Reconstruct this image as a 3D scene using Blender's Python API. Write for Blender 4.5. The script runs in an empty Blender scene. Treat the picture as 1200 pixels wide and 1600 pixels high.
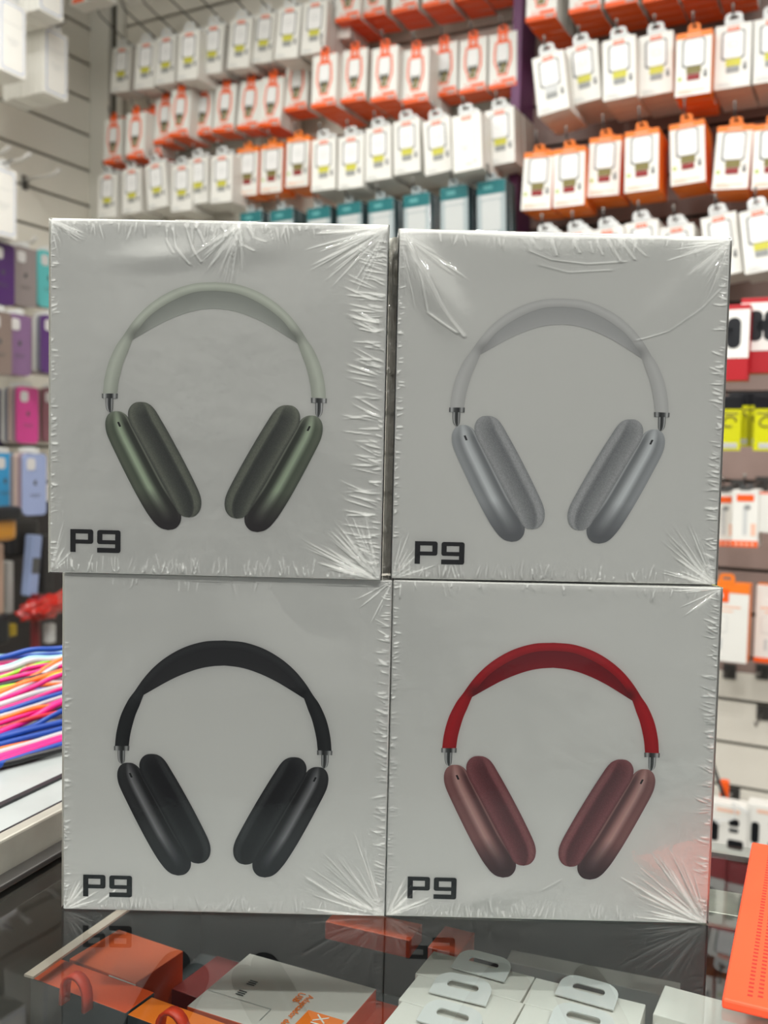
import bpy, bmesh, math, random
import numpy as np
from mathutils import Vector, Matrix, noise
random.seed(7)
sc = bpy.context.scene
C = sc.collection

# ------------------------------------------------------------------ camera
FPX = 1500.0
PIT, ROL, CAMH, BH, BW, BD = 0.059171, 0.022599, 0.26539, 0.19449, 0.185, 0.083
cp, sp, cr, sr = math.cos(PIT), math.sin(PIT), math.cos(ROL), math.sin(ROL)
FW = Vector((0, cp, -sp)); R0 = Vector((1, 0, 0)); U0 = Vector((0, sp, cp))
RT = cr*R0 + sr*U0; UP = -sr*R0 + cr*U0
EYE = Vector((0, 0, CAMH))
cam = bpy.data.cameras.new('camera')
cam_o = bpy.data.objects.new('camera', cam); C.objects.link(cam_o)
m = Matrix((RT, UP, -FW)).transposed().to_4x4(); m.translation = EYE
cam_o.matrix_world = m
cam.sensor_fit = 'VERTICAL'; cam.sensor_height = 36; cam.lens = FPX/1600*36
cam.dof.use_dof = True; cam.dof.focus_distance = 0.545; cam.dof.aperture_fstop = 9.0
cam.clip_start = 0.02; cam.clip_end = 50
sc.camera = cam_o

def ray(px, py):
    return FW + RT*((px-600)/FPX) - UP*((py-800)/FPX)
def on_plane(px, py, p0, n):
    d = ray(px, py); t = (p0-EYE).dot(n)/d.dot(n)
    return EYE + d*t
def on_z(px, py, z): return on_plane(px, py, Vector((0, 0, z)), Vector((0, 0, 1)))
def at_y(px, py, y): return on_plane(px, py, Vector((0, y, 0)), Vector((0, 1, 0)))

# ------------------------------------------------------------------ colour / materials
def lin(c):
    return tuple((v/12.92 if v <= 0.04045 else ((v+0.055)/1.055)**2.4) for v in [x/255 for x in c])
MATS = {}
def mat(name, rgb, rough=0.5, metal=0.0, spec=0.5, coat=0.0, noise_amt=0.0, noise_scale=40, alpha=None, trans=0.0):
    if name in MATS: return MATS[name]
    m = bpy.data.materials.new(name); m.use_nodes = True
    nt = m.node_tree; b = nt.nodes['Principled BSDF']
    col = lin(rgb)+(1,)
    b.inputs['Base Color'].default_value = col
    b.inputs['Roughness'].default_value = rough
    b.inputs['Metallic'].default_value = metal
    b.inputs['Specular IOR Level'].default_value = spec
    b.inputs['Coat Weight'].default_value = coat
    b.inputs['Coat Roughness'].default_value = 0.08
    b.inputs['Transmission Weight'].default_value = trans
    if alpha is not None: b.inputs['Alpha'].default_value = alpha
    if noise_amt > 0:
        tc = nt.nodes.new('ShaderNodeTexCoord'); n = nt.nodes.new('ShaderNodeTexNoise')
        n.inputs['Scale'].default_value = noise_scale; n.inputs['Detail'].default_value = 5
        r = nt.nodes.new('ShaderNodeMapRange')
        r.inputs['From Min'].default_value = 0.3; r.inputs['From Max'].default_value = 0.7
        r.inputs['To Min'].default_value = 1-noise_amt; r.inputs['To Max'].default_value = 1+noise_amt*0.4
        mx = nt.nodes.new('ShaderNodeVectorMath'); mx.operation = 'SCALE'
        mx.inputs[0].default_value = col[:3]
        nt.links.new(tc.outputs['Object'], n.inputs['Vector'])
        nt.links.new(n.outputs['Fac'], r.inputs['Value'])
        nt.links.new(r.outputs['Result'], mx.inputs['Scale'])
        nt.links.new(mx.outputs['Vector'], b.inputs['Base Color'])
    MATS[name] = m
    return m

def film_material():
    m = bpy.data.materials.new('shrink_film'); m.use_nodes = True
    nt = m.node_tree; nt.nodes.clear()
    out = nt.nodes.new('ShaderNodeOutputMaterial')
    tr = nt.nodes.new('ShaderNodeBsdfTransparent'); tr.inputs['Color'].default_value = (.985, .985, .975, 1)
    gl = nt.nodes.new('ShaderNodeBsdfGlossy'); gl.inputs['Roughness'].default_value = 0.035
    gl.inputs['Color'].default_value = (1, 1, 1, 1)
    fr = nt.nodes.new('ShaderNodeFresnel'); fr.inputs['IOR'].default_value = 1.50
    ml = nt.nodes.new('ShaderNodeMath'); ml.operation = 'MULTIPLY_ADD'
    ml.inputs[1].default_value = 1.5; ml.inputs[2].default_value = 0.0; ml.use_clamp = True
    mx = nt.nodes.new('ShaderNodeMixShader')
    tc = nt.nodes.new('ShaderNodeTexCoord')
    n1 = nt.nodes.new('ShaderNodeTexNoise'); n1.inputs['Scale'].default_value = 55; n1.inputs['Detail'].default_value = 4
    bp = nt.nodes.new('ShaderNodeBump'); bp.inputs['Strength'].default_value = 0.10; bp.inputs['Distance'].default_value = 0.002
    nt.links.new(tc.outputs['Object'], n1.inputs['Vector'])
    nt.links.new(n1.outputs['Fac'], bp.inputs['Height'])
    nt.links.new(bp.outputs['Normal'], gl.inputs['Normal'])
    nt.links.new(bp.outputs['Normal'], fr.inputs['Normal'])
    nt.links.new(fr.outputs['Fac'], ml.inputs[0]); nt.links.new(ml.outputs[0], mx.inputs['Fac'])
    nt.links.new(tr.outputs[0], mx.inputs[1]); nt.links.new(gl.outputs[0], mx.inputs[2])
    nt.links.new(mx.outputs[0], out.inputs['Surface'])
    return m
FILM = film_material()

def glass_material():
    m = bpy.data.materials.new('counter_glass'); m.use_nodes = True
    nt = m.node_tree; nt.nodes.clear()
    out = nt.nodes.new('ShaderNodeOutputMaterial')
    tr = nt.nodes.new('ShaderNodeBsdfTransparent'); tr.inputs['Color'].default_value = (.95, .975, .97, 1)
    gl = nt.nodes.new('ShaderNodeBsdfGlossy'); gl.inputs['Roughness'].default_value = 0.012
    fr = nt.nodes.new('ShaderNodeFresnel'); fr.inputs['IOR'].default_value = 1.5
    ml = nt.nodes.new('ShaderNodeMath'); ml.operation = 'MULTIPLY'; ml.inputs[1].default_value = 1.55; ml.use_clamp = True
    mx = nt.nodes.new('ShaderNodeMixShader')
    tc = nt.nodes.new('ShaderNodeTexCoord')
    n1 = nt.nodes.new('ShaderNodeTexNoise'); n1.inputs['Scale'].default_value = 9
    bp = nt.nodes.new('ShaderNodeBump'); bp.inputs['Strength'].default_value = 0.03; bp.inputs['Distance'].default_value = 0.002
    nt.links.new(tc.outputs['Object'], n1.inputs['Vector']); nt.links.new(n1.outputs['Fac'], bp.inputs['Height'])
    nt.links.new(bp.outputs['Normal'], gl.inputs['Normal'])
    nt.links.new(fr.outputs['Fac'], ml.inputs[0]); nt.links.new(ml.outputs[0], mx.inputs['Fac'])
    nt.links.new(tr.outputs[0], mx.inputs[1]); nt.links.new(gl.outputs[0], mx.inputs[2])
    nt.links.new(mx.outputs[0], out.inputs['Surface'])
    return m
GLASS = glass_material()

def ink_material(name, weave):
    """printed ink: colour comes from the artwork's own tones stored per vertex"""
    m = bpy.data.materials.new(name); m.use_nodes = True
    nt = m.node_tree; b = nt.nodes['Principled BSDF']
    b.inputs['Roughness'].default_value = 0.45; b.inputs['Specular IOR Level'].default_value = 0.3
    a = nt.nodes.new('ShaderNodeAttribute'); a.attribute_name = 'ink'
    if weave:
        tc = nt.nodes.new('ShaderNodeTexCoord'); mp = nt.nodes.new('ShaderNodeMapping')
        mp.inputs['Rotation'].default_value = (0, math.radians(28), 0)
        v = nt.nodes.new('ShaderNodeTexVoronoi'); v.inputs['Scale'].default_value = 1500; v.inputs['Randomness'].default_value = 0.25
        r = nt.nodes.new('ShaderNodeMapRange'); r.inputs['From Max'].default_value = 0.7
        r.inputs['To Min'].default_value = 1.3; r.inputs['To Max'].default_value = 0.72
        s = nt.nodes.new('ShaderNodeVectorMath'); s.operation = 'SCALE'
        nt.links.new(tc.outputs['Object'], mp.inputs['Vector']); nt.links.new(mp.outputs[0], v.inputs['Vector'])
        nt.links.new(v.outputs['Distance'], r.inputs['Value'])
        nt.links.new(a.outputs['Color'], s.inputs[0]); nt.links.new(r.outputs['Result'], s.inputs['Scale'])
        nt.links.new(s.outputs['Vector'], b.inputs['Base Color'])
    else:
        nt.links.new(a.outputs['Color'], b.inputs['Base Color'])
    return m
INK = ink_material('printed_ink', False); INK_WEAVE = ink_material('printed_mesh_ink', True)

M_CARTON = mat('white_carton', (232, 233, 229), 0.45, noise_amt=0.02, noise_scale=6)
M_BLACKINK = mat('black_ink', (18, 20, 24), 0.4)
M_WHITE = mat('white_pack', (236, 235, 228), 0.4)
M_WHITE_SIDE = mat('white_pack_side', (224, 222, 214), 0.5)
M_ORANGE = mat('orange_pack', (246, 94, 18), 0.45)
M_ORANGE_R = mat('amber_orange_pack', (248, 128, 34), 0.45)
M_GREYINK = mat('grey_ink', (150, 152, 150), 0.5)
M_LGREY = mat('light_grey_ink', (205, 207, 205), 0.5)
M_DGREY = mat('dark_grey_ink', (78, 80, 80), 0.5)
M_CHG = mat('charger_white_ink', (240, 240, 238), 0.4)
M_YEL = mat('yellow_port_ink', (205, 200, 70), 0.5)
M_OLIVE = mat('olive_port_ink', (125, 115, 60), 0.5)
M_RED = mat('dark_red_port_ink', (140, 28, 28), 0.5)
M_BLUSH = mat('pale_orange_ink', (240, 196, 172), 0.5)
M_TEAL = mat('teal_pack', (22, 108, 112), 0.35)
M_CLEAR = mat('clear_plastic_pack', (170, 182, 184), 0.12, coat=0.6)
M_TAB = mat('hang_tab_plastic', (222, 224, 222), 0.3, coat=0.3)
M_STEEL = mat('steel_wire', (165, 163, 158), 0.3, metal=1.0)
M_STEEL_D = mat('dark_steel', (95, 94, 92), 0.4, metal=0.8)

# ------------------------------------------------------------------ mesh helpers
class MB:
    def __init__(s): s.v = []; s.f = []; s.mi = []; s.mats = []; s.smooth = []
    def _m(s, m):
        if m not in s.mats: s.mats.append(m)
        return s.mats.index(m)
    def face(s, pts, m, sm=False):
        i = len(s.v); s.v += [tuple(p) for p in pts]; s.f.append(tuple(range(i, i+len(pts)))); s.mi.append(s._m(m)); s.smooth.append(sm)
    def box(s, x0, x1, y0, y1, z0, z1, m, bottom=None, front=None, top=None, side=None, bev=0.0, back=None):
        """box with optional own material for faces; bev chamfers the four upright and the front edges slightly"""
        i = len(s.v)
        if bev <= 0:
            P = [(x0,y0,z0),(x1,y0,z0),(x1,y1,z0),(x0,y1,z0),(x0,y0,z1),(x1,y0,z1),(x1,y1,z1),(x0,y1,z1)]
            F = [((0,3,2,1),bottom),((4,5,6,7),top),((0,1,5,4),front),((1,2,6,5),side),((2,3,7,6),back),((3,0,4,7),side)]
            s.v += P
            for f, mm in F:
                s.f.append(tuple(i+a for a in f)); s.mi.append(s._m(mm or m)); s.smooth.append(False)
        else:
            b = bev
            bm = bmesh.new(); bmesh.ops.create_cube(bm, size=1)
            for v in bm.verts:
                v.co = Vector((x0 if v.co.x < 0 else x1, y0 if v.co.y < 0 else y1, z0 if v.co.z < 0 else z1))
            bmesh.ops.bevel(bm, geom=bm.edges[:], offset=b, segments=2, affect='EDGES', profile=0.5)
            bm.normal_update(); bm.verts.index_update()
            s.v += [tuple(v.co) for v in bm.verts]
            for f in bm.faces:
                n = f.normal; mm = m
                if n.z < -0.7: mm = bottom or m
                elif n.z > 0.7: mm = top or m
                elif n.y < -0.7: mm = front or m
                elif n.y > 0.7: mm = back or m
                elif abs(n.x) > 0.7: mm = side or m
                s.f.append(tuple(i+v.index for v in f.verts)); s.mi.append(s._m(mm)); s.smooth.append(False)
            bm.free()
    def tube(s, pts, r, m, n=8, cap=True):
        pts = [Vector(p) for p in pts]; rings = []
        prev = None
        for k, p in enumerate(pts):
            t = (pts[min(k+1, len(pts)-1)] - pts[max(k-1, 0)]).normalized()
            if prev is None:
                a = t.cross(Vector((0, 0, 1)))
                if a.length < 1e-3: a = t.cross(Vector((1, 0, 0)))
            else: a = prev - t*prev.dot(t)
            a.normalize(); prev = a; b = t.cross(a)
            i = len(s.v)
            for q in range(n):
                th = 2*math.pi*q/n
                s.v.append(tuple(p + (a*math.cos(th) + b*math.sin(th))*r))
            rings.append(i)
        mi = s._m(m)
        for k in range(len(rings)-1):
            for q in range(n):
                s.f.append((rings[k]+q, rings[k]+(q+1) % n, rings[k+1]+(q+1) % n, rings[k+1]+q)); s.mi.append(mi); s.smooth.append(True)
        if cap:
            s.f.append(tuple(rings[0]+q for q in range(n))[::-1]); s.mi.append(mi); s.smooth.append(False)
            s.f.append(tuple(rings[-1]+q for q in range(n))); s.mi.append(mi); s.smooth.append(False)
    def prism(s, poly, y0, y1, m, front=None, axis='y'):
        """extrude a closed polygon of (x, z) from y0 (front) to y1"""
        n = len(poly); i = len(s.v)
        s.v += [(x, y0, z) for x, z in poly] + [(x, y1, z) for x, z in poly]
        s.f.append(tuple(range(i, i+n))); s.mi.append(s._m(front or m)); s.smooth.append(False)
        s.f.append(tuple(range(i+2*n-1, i+n-1, -1))); s.mi.append(s._m(m)); s.smooth.append(False)
        for k in range(n):
            k2 = (k+1) % n
            s.f.append((i+k, i+n+k, i+n+k2, i+k2)); s.mi.append(s._m(m)); s.smooth.append(False)
    def mesh(s, name):
        me = bpy.data.meshes.new(name)
        me.from_pydata(s.v, [], s.f)
        for mm in s.mats: me.materials.append(mm)
        me.polygons.foreach_set('material_index', s.mi)
        me.polygons.foreach_set('use_smooth', s.smooth)
        me.update()
        return me
    def build(s, name, parent=None, fix=True):
        me = s.mesh(name)
        if fix:
            bm = bmesh.new(); bm.from_mesh(me); bmesh.ops.recalc_face_normals(bm, faces=bm.faces[:]); bm.to_mesh(me); bm.free()
        return link(name, me, parent)
def link(name, data, parent=None):
    o = bpy.data.objects.new(name, data); C.objects.link(o)
    if parent: o.parent = parent
    return o
def tag(o, label=None, cat=None, group=None, kind=None):
    if label: o['label'] = label
    if cat: o['category'] = cat
    if group: o['group'] = group
    if kind: o['kind'] = kind
    return o
def empty(name, loc=(0, 0, 0), rz=0.0):
    o = bpy.data.objects.new(name, None); C.objects.link(o); o.empty_display_size = 0.02
    o.location = loc; o.rotation_euler = (0, 0, rz)
    return o
def rrect(w, h, r, cx=0, cz=0, n=5):
    pts = []
    for (sx, sz, a0) in ((1, 1, 0), (-1, 1, 90), (-1, -1, 180), (1, -1, 270)):
        for k in range(n+1):
            a = math.radians(a0+90*k/n)
            pts.append((cx+sx*(w/2-r)+r*math.cos(a), cz+sz*(h/2-r)+r*math.sin(a)))
    return pts
def copy_tree(o, parent=None):
    c = o.copy(); C.objects.link(c)
    if parent: c.parent = parent
    for ch in o.children: copy_tree(ch, c)
    return c
ORD = ['first', 'second', 'third', 'fourth', 'fifth', 'sixth', 'seventh', 'eighth', 'ninth', 'tenth', 'eleventh', 'twelfth', 'thirteenth',
       'fourteenth', 'fifteenth', 'sixteenth', 'seventeenth', 'eighteenth']

# ------------------------------------------------------------------ the headphone boxes
OUT = [(29.3,99.4),(30.2,108.0),(32.6,117.6),(36.6,126.3),(40.5,131.9),(45.3,139.0),(51.6,146.2),(59.5,152.6),(69.0,157.8),(80.0,161.1),(91,161.9)]
MID = [(37.2,99.6),(38.2,107.4),(40.6,116.9),(43.1,123.3),(45.7,130.0),(48.6,135.2),(54.8,142.6),(64.0,149.4),(73.5,154.2),(81.6,156.6),(91,157.3)]
INN = [(45.7,129.8),(54.8,135.3),(61.1,138.9),(68.0,142.2),(76.0,145.2),(83.3,146.9),(91,147.6)]
MIDB = [(45.7,130.4),(48.6,135.4),(54.8,142.8),(64.0,149.6),(73.5,154.4),(81.6,156.8),(91,157.5)]
SHL = [(36.6,90.4),(34.2,89.9),(31.9,87.8),(30.8,84.2),(31.2,79.6),(32.9,74.8),(37.5,65.3),(42.3,55.8),(48.0,45.1),(53.6,35.6),(57.2,30.6),(59.8,27.8),(62.6,26.0),(66.1,25.2)]
SHR = [(36.6,90.4),(39.6,90.1),(42.6,88.2),(44.6,85.2),(46.8,81.2),(52.9,70.0),(58.5,59.7),(64.2,49.5),(69.9,40.8),(72.4,37.0),(73.4,33.4),(73.1,30.0),(71.6,27.4),(69.4,25.8),(66.1,25.2)]
CUL = [(50.2,95.8),(47.5,95.4),(45.0,93.6),(43.5,90.6),(43.5,87.0),(44.7,83.4),(46.8,79.6),(52.7,69.2),(58.3,59.3),(64.0,49.1),(68.5,41.0),(70.6,36.9),(72.4,34.4),(74.9,32.9),(77.7,32.5)]
CUR = [(50.2,95.8),(53.2,95.5),(56.2,93.9),(58.6,91.2),(61.0,87.4),(65.8,79.4),(71.2,69.9),(76.1,60.9),(80.8,51.8),(83.4,46.2),(84.5,41.8),(84.2,37.8),(82.8,35.0),(80.6,33.2),(77.7,32.5)]
def resample(P, n):
    P = np.array(P, float); q = np.vstack([2*P[0]-P[1], P, 2*P[-1]-P[-2]])
    d = []
    for i in range(1, len(q)-2):
        for t in np.linspace(0, 1, 12, endpoint=False):
            a, b, c, e = q[i-1], q[i], q[i+1], q[i+2]
            d.append(0.5*((2*b)+(-a+c)*t+(2*a-5*b+4*c-e)*t*t+(-a+3*b-3*c+e)*t**3))
    d.append(P[-1]); d = np.array(d)
    L = np.concatenate([[0], np.cumsum(np.linalg.norm(np.diff(d, axis=0), axis=1))]); L /= L[-1]
    tt = np.linspace(0, 1, n)
    return np.stack([np.interp(tt, L, d[:, 0]), np.interp(tt, L, d[:, 1])], 1)
AXIS = 91.0; GAIN = [1.0]
def ribbon(name, A, B, colf, parent, lift, dx, dz, mirror=False, n=70, mw=16, m=None, endcap=False):
    A = resample(A, n); B = resample(B, n)
    if endcap:   # even spacing but cosine-dense at the ends so the round tips stay round
        pass
    V = []; Cc = []
    for i in range(n):
        for j in range(mw):
            s = j/(mw-1); p = A[i]*(1-s)+B[i]*s
            x = p[0] if not mirror else 2*AXIS-p[0]
            V.append(((x+dx)/1000, -lift, (p[1]+dz)/1000)); Cc.append(colf(i/(n-1), s, mirror))
    F = []
    for i in range(n-1):
        for j in range(mw-1):
            a = i*mw+j; f = (a, a+1, a+mw+1, a+mw)
            F.append(f if mirror else f[::-1])
    me = bpy.data.meshes.new(name); me.from_pydata(V, [], F); me.materials.append(m or INK)
    at = me.attributes.new('ink', 'FLOAT_COLOR', 'POINT')
    at.data.foreach_set('color', [x for c in Cc for x in (tuple(min(.93, q*GAIN[0]) for q in lin(c))+(1,))])
    # normals face the viewer (-y)
    if me.polygons[0].normal.y > 0: me.flip_normals()
    return link(name, me, parent)
def mixc(a, b, t):
    t = max(0, min(1, t)); return tuple(a[k]*(1-t)+b[k]*t for k in range(3))
def grad(stops, t):
    for (t0, c0), (t1, c1) in zip(stops, stops[1:]):
        if t <= t1: return mixc(c0, c1, (t-t0)/(t1-t0+1e-9))
    return stops[-1][1]
SCH = {
 'green': dict(band=((205,210,200),(170,175,165)), under=((150,154,148),(176,180,174)), joint=(130,133,126),
    shell=[(0,(88,96,84)),(.12,(112,120,104)),(.3,(98,108,92)),(.48,(186,200,178)),(.58,(172,186,164)),(.75,(70,76,66)),(.88,(62,66,58)),(.93,(150,156,142)),(1,(60,64,56))],
    dark=(52,48,48), top=(150,158,142), cush=((132,137,124),(94,98,91),(74,78,73),(128,133,120)), metal=1),
 'silver': dict(band=((214,215,213),(196,197,195)), under=((184,186,185),(198,199,198)), joint=(160,161,160),
    shell=[(0,(170,174,176)),(.12,(178,182,184)),(.3,(160,164,166)),(.48,(222,226,227)),(.6,(208,212,213)),(.78,(150,154,156)),(.88,(138,142,144)),(.93,(205,208,209)),(1,(150,154,156))],
    dark=(120,123,126), top=(196,200,201), cush=((194,196,197),(172,175,176),(152,155,157),(198,200,201)), metal=1),
 'black': dict(band=((52,54,56),(36,38,40)), under=((40,41,43),(44,45,47)), joint=(30,31,33),
    shell=[(0,(44,45,47)),(.15,(58,59,61)),(.35,(52,53,55)),(.5,(160,161,163)),(.62,(118,119,121)),(.78,(44,45,47)),(.9,(36,37,39)),(.94,(70,71,73)),(1,(34,35,37))],
    dark=(48,50,54), top=(64,65,67), cush=((62,63,66),(44,45,48),(38,39,42),(72,74,76)), metal=0),
 'red': dict(band=((190,28,40),(165,20,32)), under=((128,22,34),(150,24,36)), joint=(96,20,26),
    shell=[(0,(128,86,86)),(.12,(150,104,102)),(.3,(138,96,94)),(.48,(206,170,164)),(.6,(188,146,140)),(.78,(112,74,74)),(.88,(98,64,66)),(.93,(176,130,126)),(1,(92,60,62))],
    dark=(74,50,54), top=(180,134,128), cush=((158,98,102),(130,76,80),(112,64,70),(168,108,110)), metal=1),
}
def headphones_print(parent, sch, dx, dz):
    S = SCH[sch]; GAIN[0] = {'green': 1.3, 'silver': 1.12, 'black': 1.0, 'red': 1.12}[sch]; g = empty('printed_headphones'); g.parent = parent
    tg = lambda o: o
    def band(t, s, mir):
        c = mixc(S['band'][0], S['band'][1], abs(s-.4)*1.7)
        return mixc(c, S['joint'], math.exp(-((t-.40)/.045)**2)*(0.25+0.75*s)*.8)
    def under(t, s, mir):
        c = mixc(S['under'][0], S['under'][1], s)
        return mixc(c, S['joint'], max(0, 1-t*4)*.6 + (0.75 if s < 0.03 else 0))
    def shell(t, s, mir):
        c = grad(S['shell'], s)
        c = mixc(S['top'], c, t/.14) if t < .14 else c
        c = mixc(c, S['dark'], (t-.62)/.25*.9)
        return c
    def cush(t, s, mir):
        a, b, d, e = S['cush']
        c = grad([(0, b), (.1, a), (.35, b), (.62, d), (.70, b), (.74, a), (.86, e), (1, b)], s)
        return mixc(a, c, t/.16) if t < .16 else mixc(c, b, (t-.85)*3)
    names = []
    for mir in (False, True):
        mo = dict(mirror=mir)
        ribbon('headband_underside', MIDB, INN_X, under, g, 0.00022, dx, dz, n=60, **mo)
        ribbon('headband', OUT, MID, band, g, 0.00026, dx, dz, n=90, mw=10, **mo)
        # telescoping slider: metal collar and pin
        def metal(t, s, mir): return grad([(0,(60,62,62)),(.15,(225,227,226)),(.35,(90,92,92)),(.62,(44,46,46)),(.8,(210,212,211)),(1,(70,72,72))], s)
        ribbon('slider_pin', [(30.9,97.8),(31.0,93.5),(31.6,91.0),(33.0,89.6)], [(35.2,97.8),(35.1,94.0),(34.9,91.2),(34.0,89.6)], metal, g, 0.00034, dx, dz, n=14, mw=14, **mo)
        ribbon('slider_collar', [(28.9,99.9),(28.95,97.4)], [(37.6,100.1),(37.5,97.4)], metal, g, 0.00040, dx, dz, n=4, mw=18, **mo)
        ribbon('ear_cup', SHL, SHR, shell, g, 0.00028, dx, dz, n=110, mw=36, **mo)
        ribbon('cup_marking', [(37.4,84.4),(38.6,81.8)], [(38.5,84.6),(39.7,82.0)], lambda t, s, mi: mixc(S['dark'], (20,20,20), .6), g, 0.00044, dx, dz, n=4, mw=3, **mo)
        ribbon('ear_cushion', CUL, CUR, cush, g, 0.00036, dx, dz, n=110, mw=36, m=INK_WEAVE, **mo)
    return g
INN_X = INN
def lettering(parent, dx, dz):
    mb = MB(); s = 1/4.444*0.3514   # zoomed pixels to mm
    def R(x0, x1, y0, y1, cut=()):
        c = 16
        P = []
        for key, (x, y), (ax, ay), (bx, by) in (('tl',(x0,y0),(0,1),(1,0)),('tr',(x1,y0),(-1,0),(0,1)),('br',(x1,y1),(0,-1),(-1,0)),('bl',(x0,y1),(1,0),(0,-1))):
            if key in cut:
                for k in range(5):
                    t = k/4*math.pi/2
                    px = x+c*(ax*(1-math.sin(t))+bx*(1-math.cos(t)))
                    py = y+c*(ay*(1-math.sin(t))+by*(1-math.cos(t)))
                    P.append((px, py))
            else: P.append((x, y))
        mb.face([((11.6+(x-180)*s+dx)/1000, -0.00030, (24.5-(y-1025)*s+dz)/1000) for x, y in P], M_BLACKINK)
    # P
    R(180, 218, 1052, 1187); R(180, 305, 1025, 1054); R(305, 342, 1025, 1126, ('tr', 'br')); R(218, 305, 1098, 1126)
    # 9
    R(370, 407, 1027, 1126, ('tl', 'bl')); R(407, 497, 1027, 1055); R(407, 497, 1098, 1126); R(497, 535, 1027, 1187, ('tr', 'br')); R(370, 497, 1153, 1187)
    me = mb.mesh('model_lettering')
    for p in me.polygons:
        if p.normal.y > 0: p.flip()
    return link('model_lettering', me, parent)

def film(parent, seed, extra):
    """shrink film: a wrinkled sheet over the front plus plain sheets on the other sides, one skin"""
    rng = np.random.RandomState(seed)
    nx, nz = 430, 450
    e = 0.0006
    def spaced(n, L):
        t = np.linspace(-1, 1, n); t = 0.55*t+0.45*np.sign(t)*np.abs(t)**0.5*1.0 if False else np.sin(t*math.pi/2)*0.45+t*0.55
        return (t+1)/2*(L+2*e)-e
    X = spaced(nx, BW); Z = spaced(nz, BH)
    gx, gz = np.meshgrid(X, Z)
    Hh = np.zeros_like(gx)
    # soft undulation of the taut film
    for k in range(14):
        a = rng.uniform(0, 2*math.pi); f = rng.uniform(12, 60); ph = rng.uniform(0, 6.28)
        Hh += 0.0022/f*np.sin((gx*math.cos(a)+gz*math.sin(a))*f*2+ph)*rng.uniform(.3, 1)
    # short puckers along the edges
    def pucker(sc_, dist, cnt, lmin, lmax, amp, L, skew):
        h = np.zeros_like(sc_)
        for k in range(cnt):
            p = rng.uniform(0, L); ln = rng.uniform(lmin, lmax); w = rng.uniform(.00026, .00050); off = rng.uniform(0, .3)*ln; sk = rng.uniform(-.35, .35)+skew
            t = (dist-off)/ln
            prof = np.where((t > 0) & (t < 1), np.sin(np.clip(t, 0, 1)*math.pi)**.7, 0)
            h += amp*rng.uniform(.4, 1.15)*prof*np.exp(-((sc_-p-sk*dist)/w)**2)
        return h
    Hh += pucker(gx, gz, 110, .002, .010, .00036, BW, 0)
    Hh += pucker(gx, BH-gz, extra.get('top', 50), .0015, .009, .00034, BW, 0)
    Hh += pucker(gz, gx, 75, .0012, .0045, .00028, BH, .1)
    Hh += pucker(gz, BW-gx, extra.get('right', 120), .002, extra.get('rl', .008), .00032, BH, .2)
    # fans in the corners
    for (cx, cz, a0, rr, cnt) in extra['fans']:
        dx, dz = gx-cx, gz-cz; r = np.hypot(dx, dz); th = np.arctan2(dz, dx)
        for k in range(cnt):
            a = math.radians(a0)+rng.uniform(-.62, .62); w = rng.uniform(.012, .035); ln = rr*rng.uniform(.4, 1)
            d = np.abs((th-a+math.pi) % (2*math.pi)-math.pi)
            t = r/ln
            Hh += .00036*np.where(t < 1, np.sin(np.clip(t, 0, 1)*math.pi), 0)*np.exp(-((d*r)/(w*.016))**2)
    # long creases
    for P, w, amp in extra['creases']:
        for (xa, za), (xb, zb) in zip(P, P[1:]):
            ux, uz = xb-xa, zb-za; L = math.hypot(ux, uz)
            t = ((gx-xa)*ux+(gz-za)*uz)/L**2
            d = ((gx-xa)*uz-(gz-za)*ux)/L
            inside = 1/(1+np.exp(-(t)*40))*1/(1+np.exp((t-1)*40))
            Hh += amp*inside*np.exp(-(d/w)**2)
    # tented panels (film lifted off the board)
    for (cx, cz, ax, az, ang, amp) in extra.get('tents', ()):
        ca, sa = math.cos(ang), math.sin(ang)
        u = ((gx-cx)*ca+(gz-cz)*sa)/ax; v = (-(gx-cx)*sa+(gz-cz)*ca)/az
        Hh += amp*np.exp(-(u*u+v*v))
    edge = np.minimum(np.minimum(gx+e, BW+e-gx), np.minimum(gz+e, BH+e-gz))
    Hh *= np.clip(edge/.0006, 0, 1)
    Y = -e-np.maximum(Hh-Hh.min()*0.0, -e*0.25)
    V = np.stack([gx.ravel(), Y.ravel(), gz.ravel()], 1).tolist()
    F = []
    for i in range(nz-1):
        b = i*nx
        F += [(b+j, b+j+1, b+nx+j+1, b+nx+j) for j in range(nx-1)]
    n0 = len(V)
    x0, x1, z0, z1, y0, y1 = -e, BW+e, -.0002, BH+.0002, -e, BD+e
    V += [(x0,y0,z0),(x1,y0,z0),(x1,y1,z0),(x0,y1,z0),(x0,y0,z1),(x1,y0,z1),(x1,y1,z1),(x0,y1,z1)]
    F += [(n0+a, n0+b, n0+c, n0+d) for a, b, c, d in ((4,5,6,7),(1,2,6,5),(2,3,7,6),(3,0,4,7))]
    me = bpy.data.meshes.new('shrink_film'); me.from_pydata(V, [], F); me.materials.append(FILM)
    me.polygons.foreach_set('use_smooth', [True]*(len(F)-4)+[False]*4)
    return link('shrink_film', me, parent)

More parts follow.
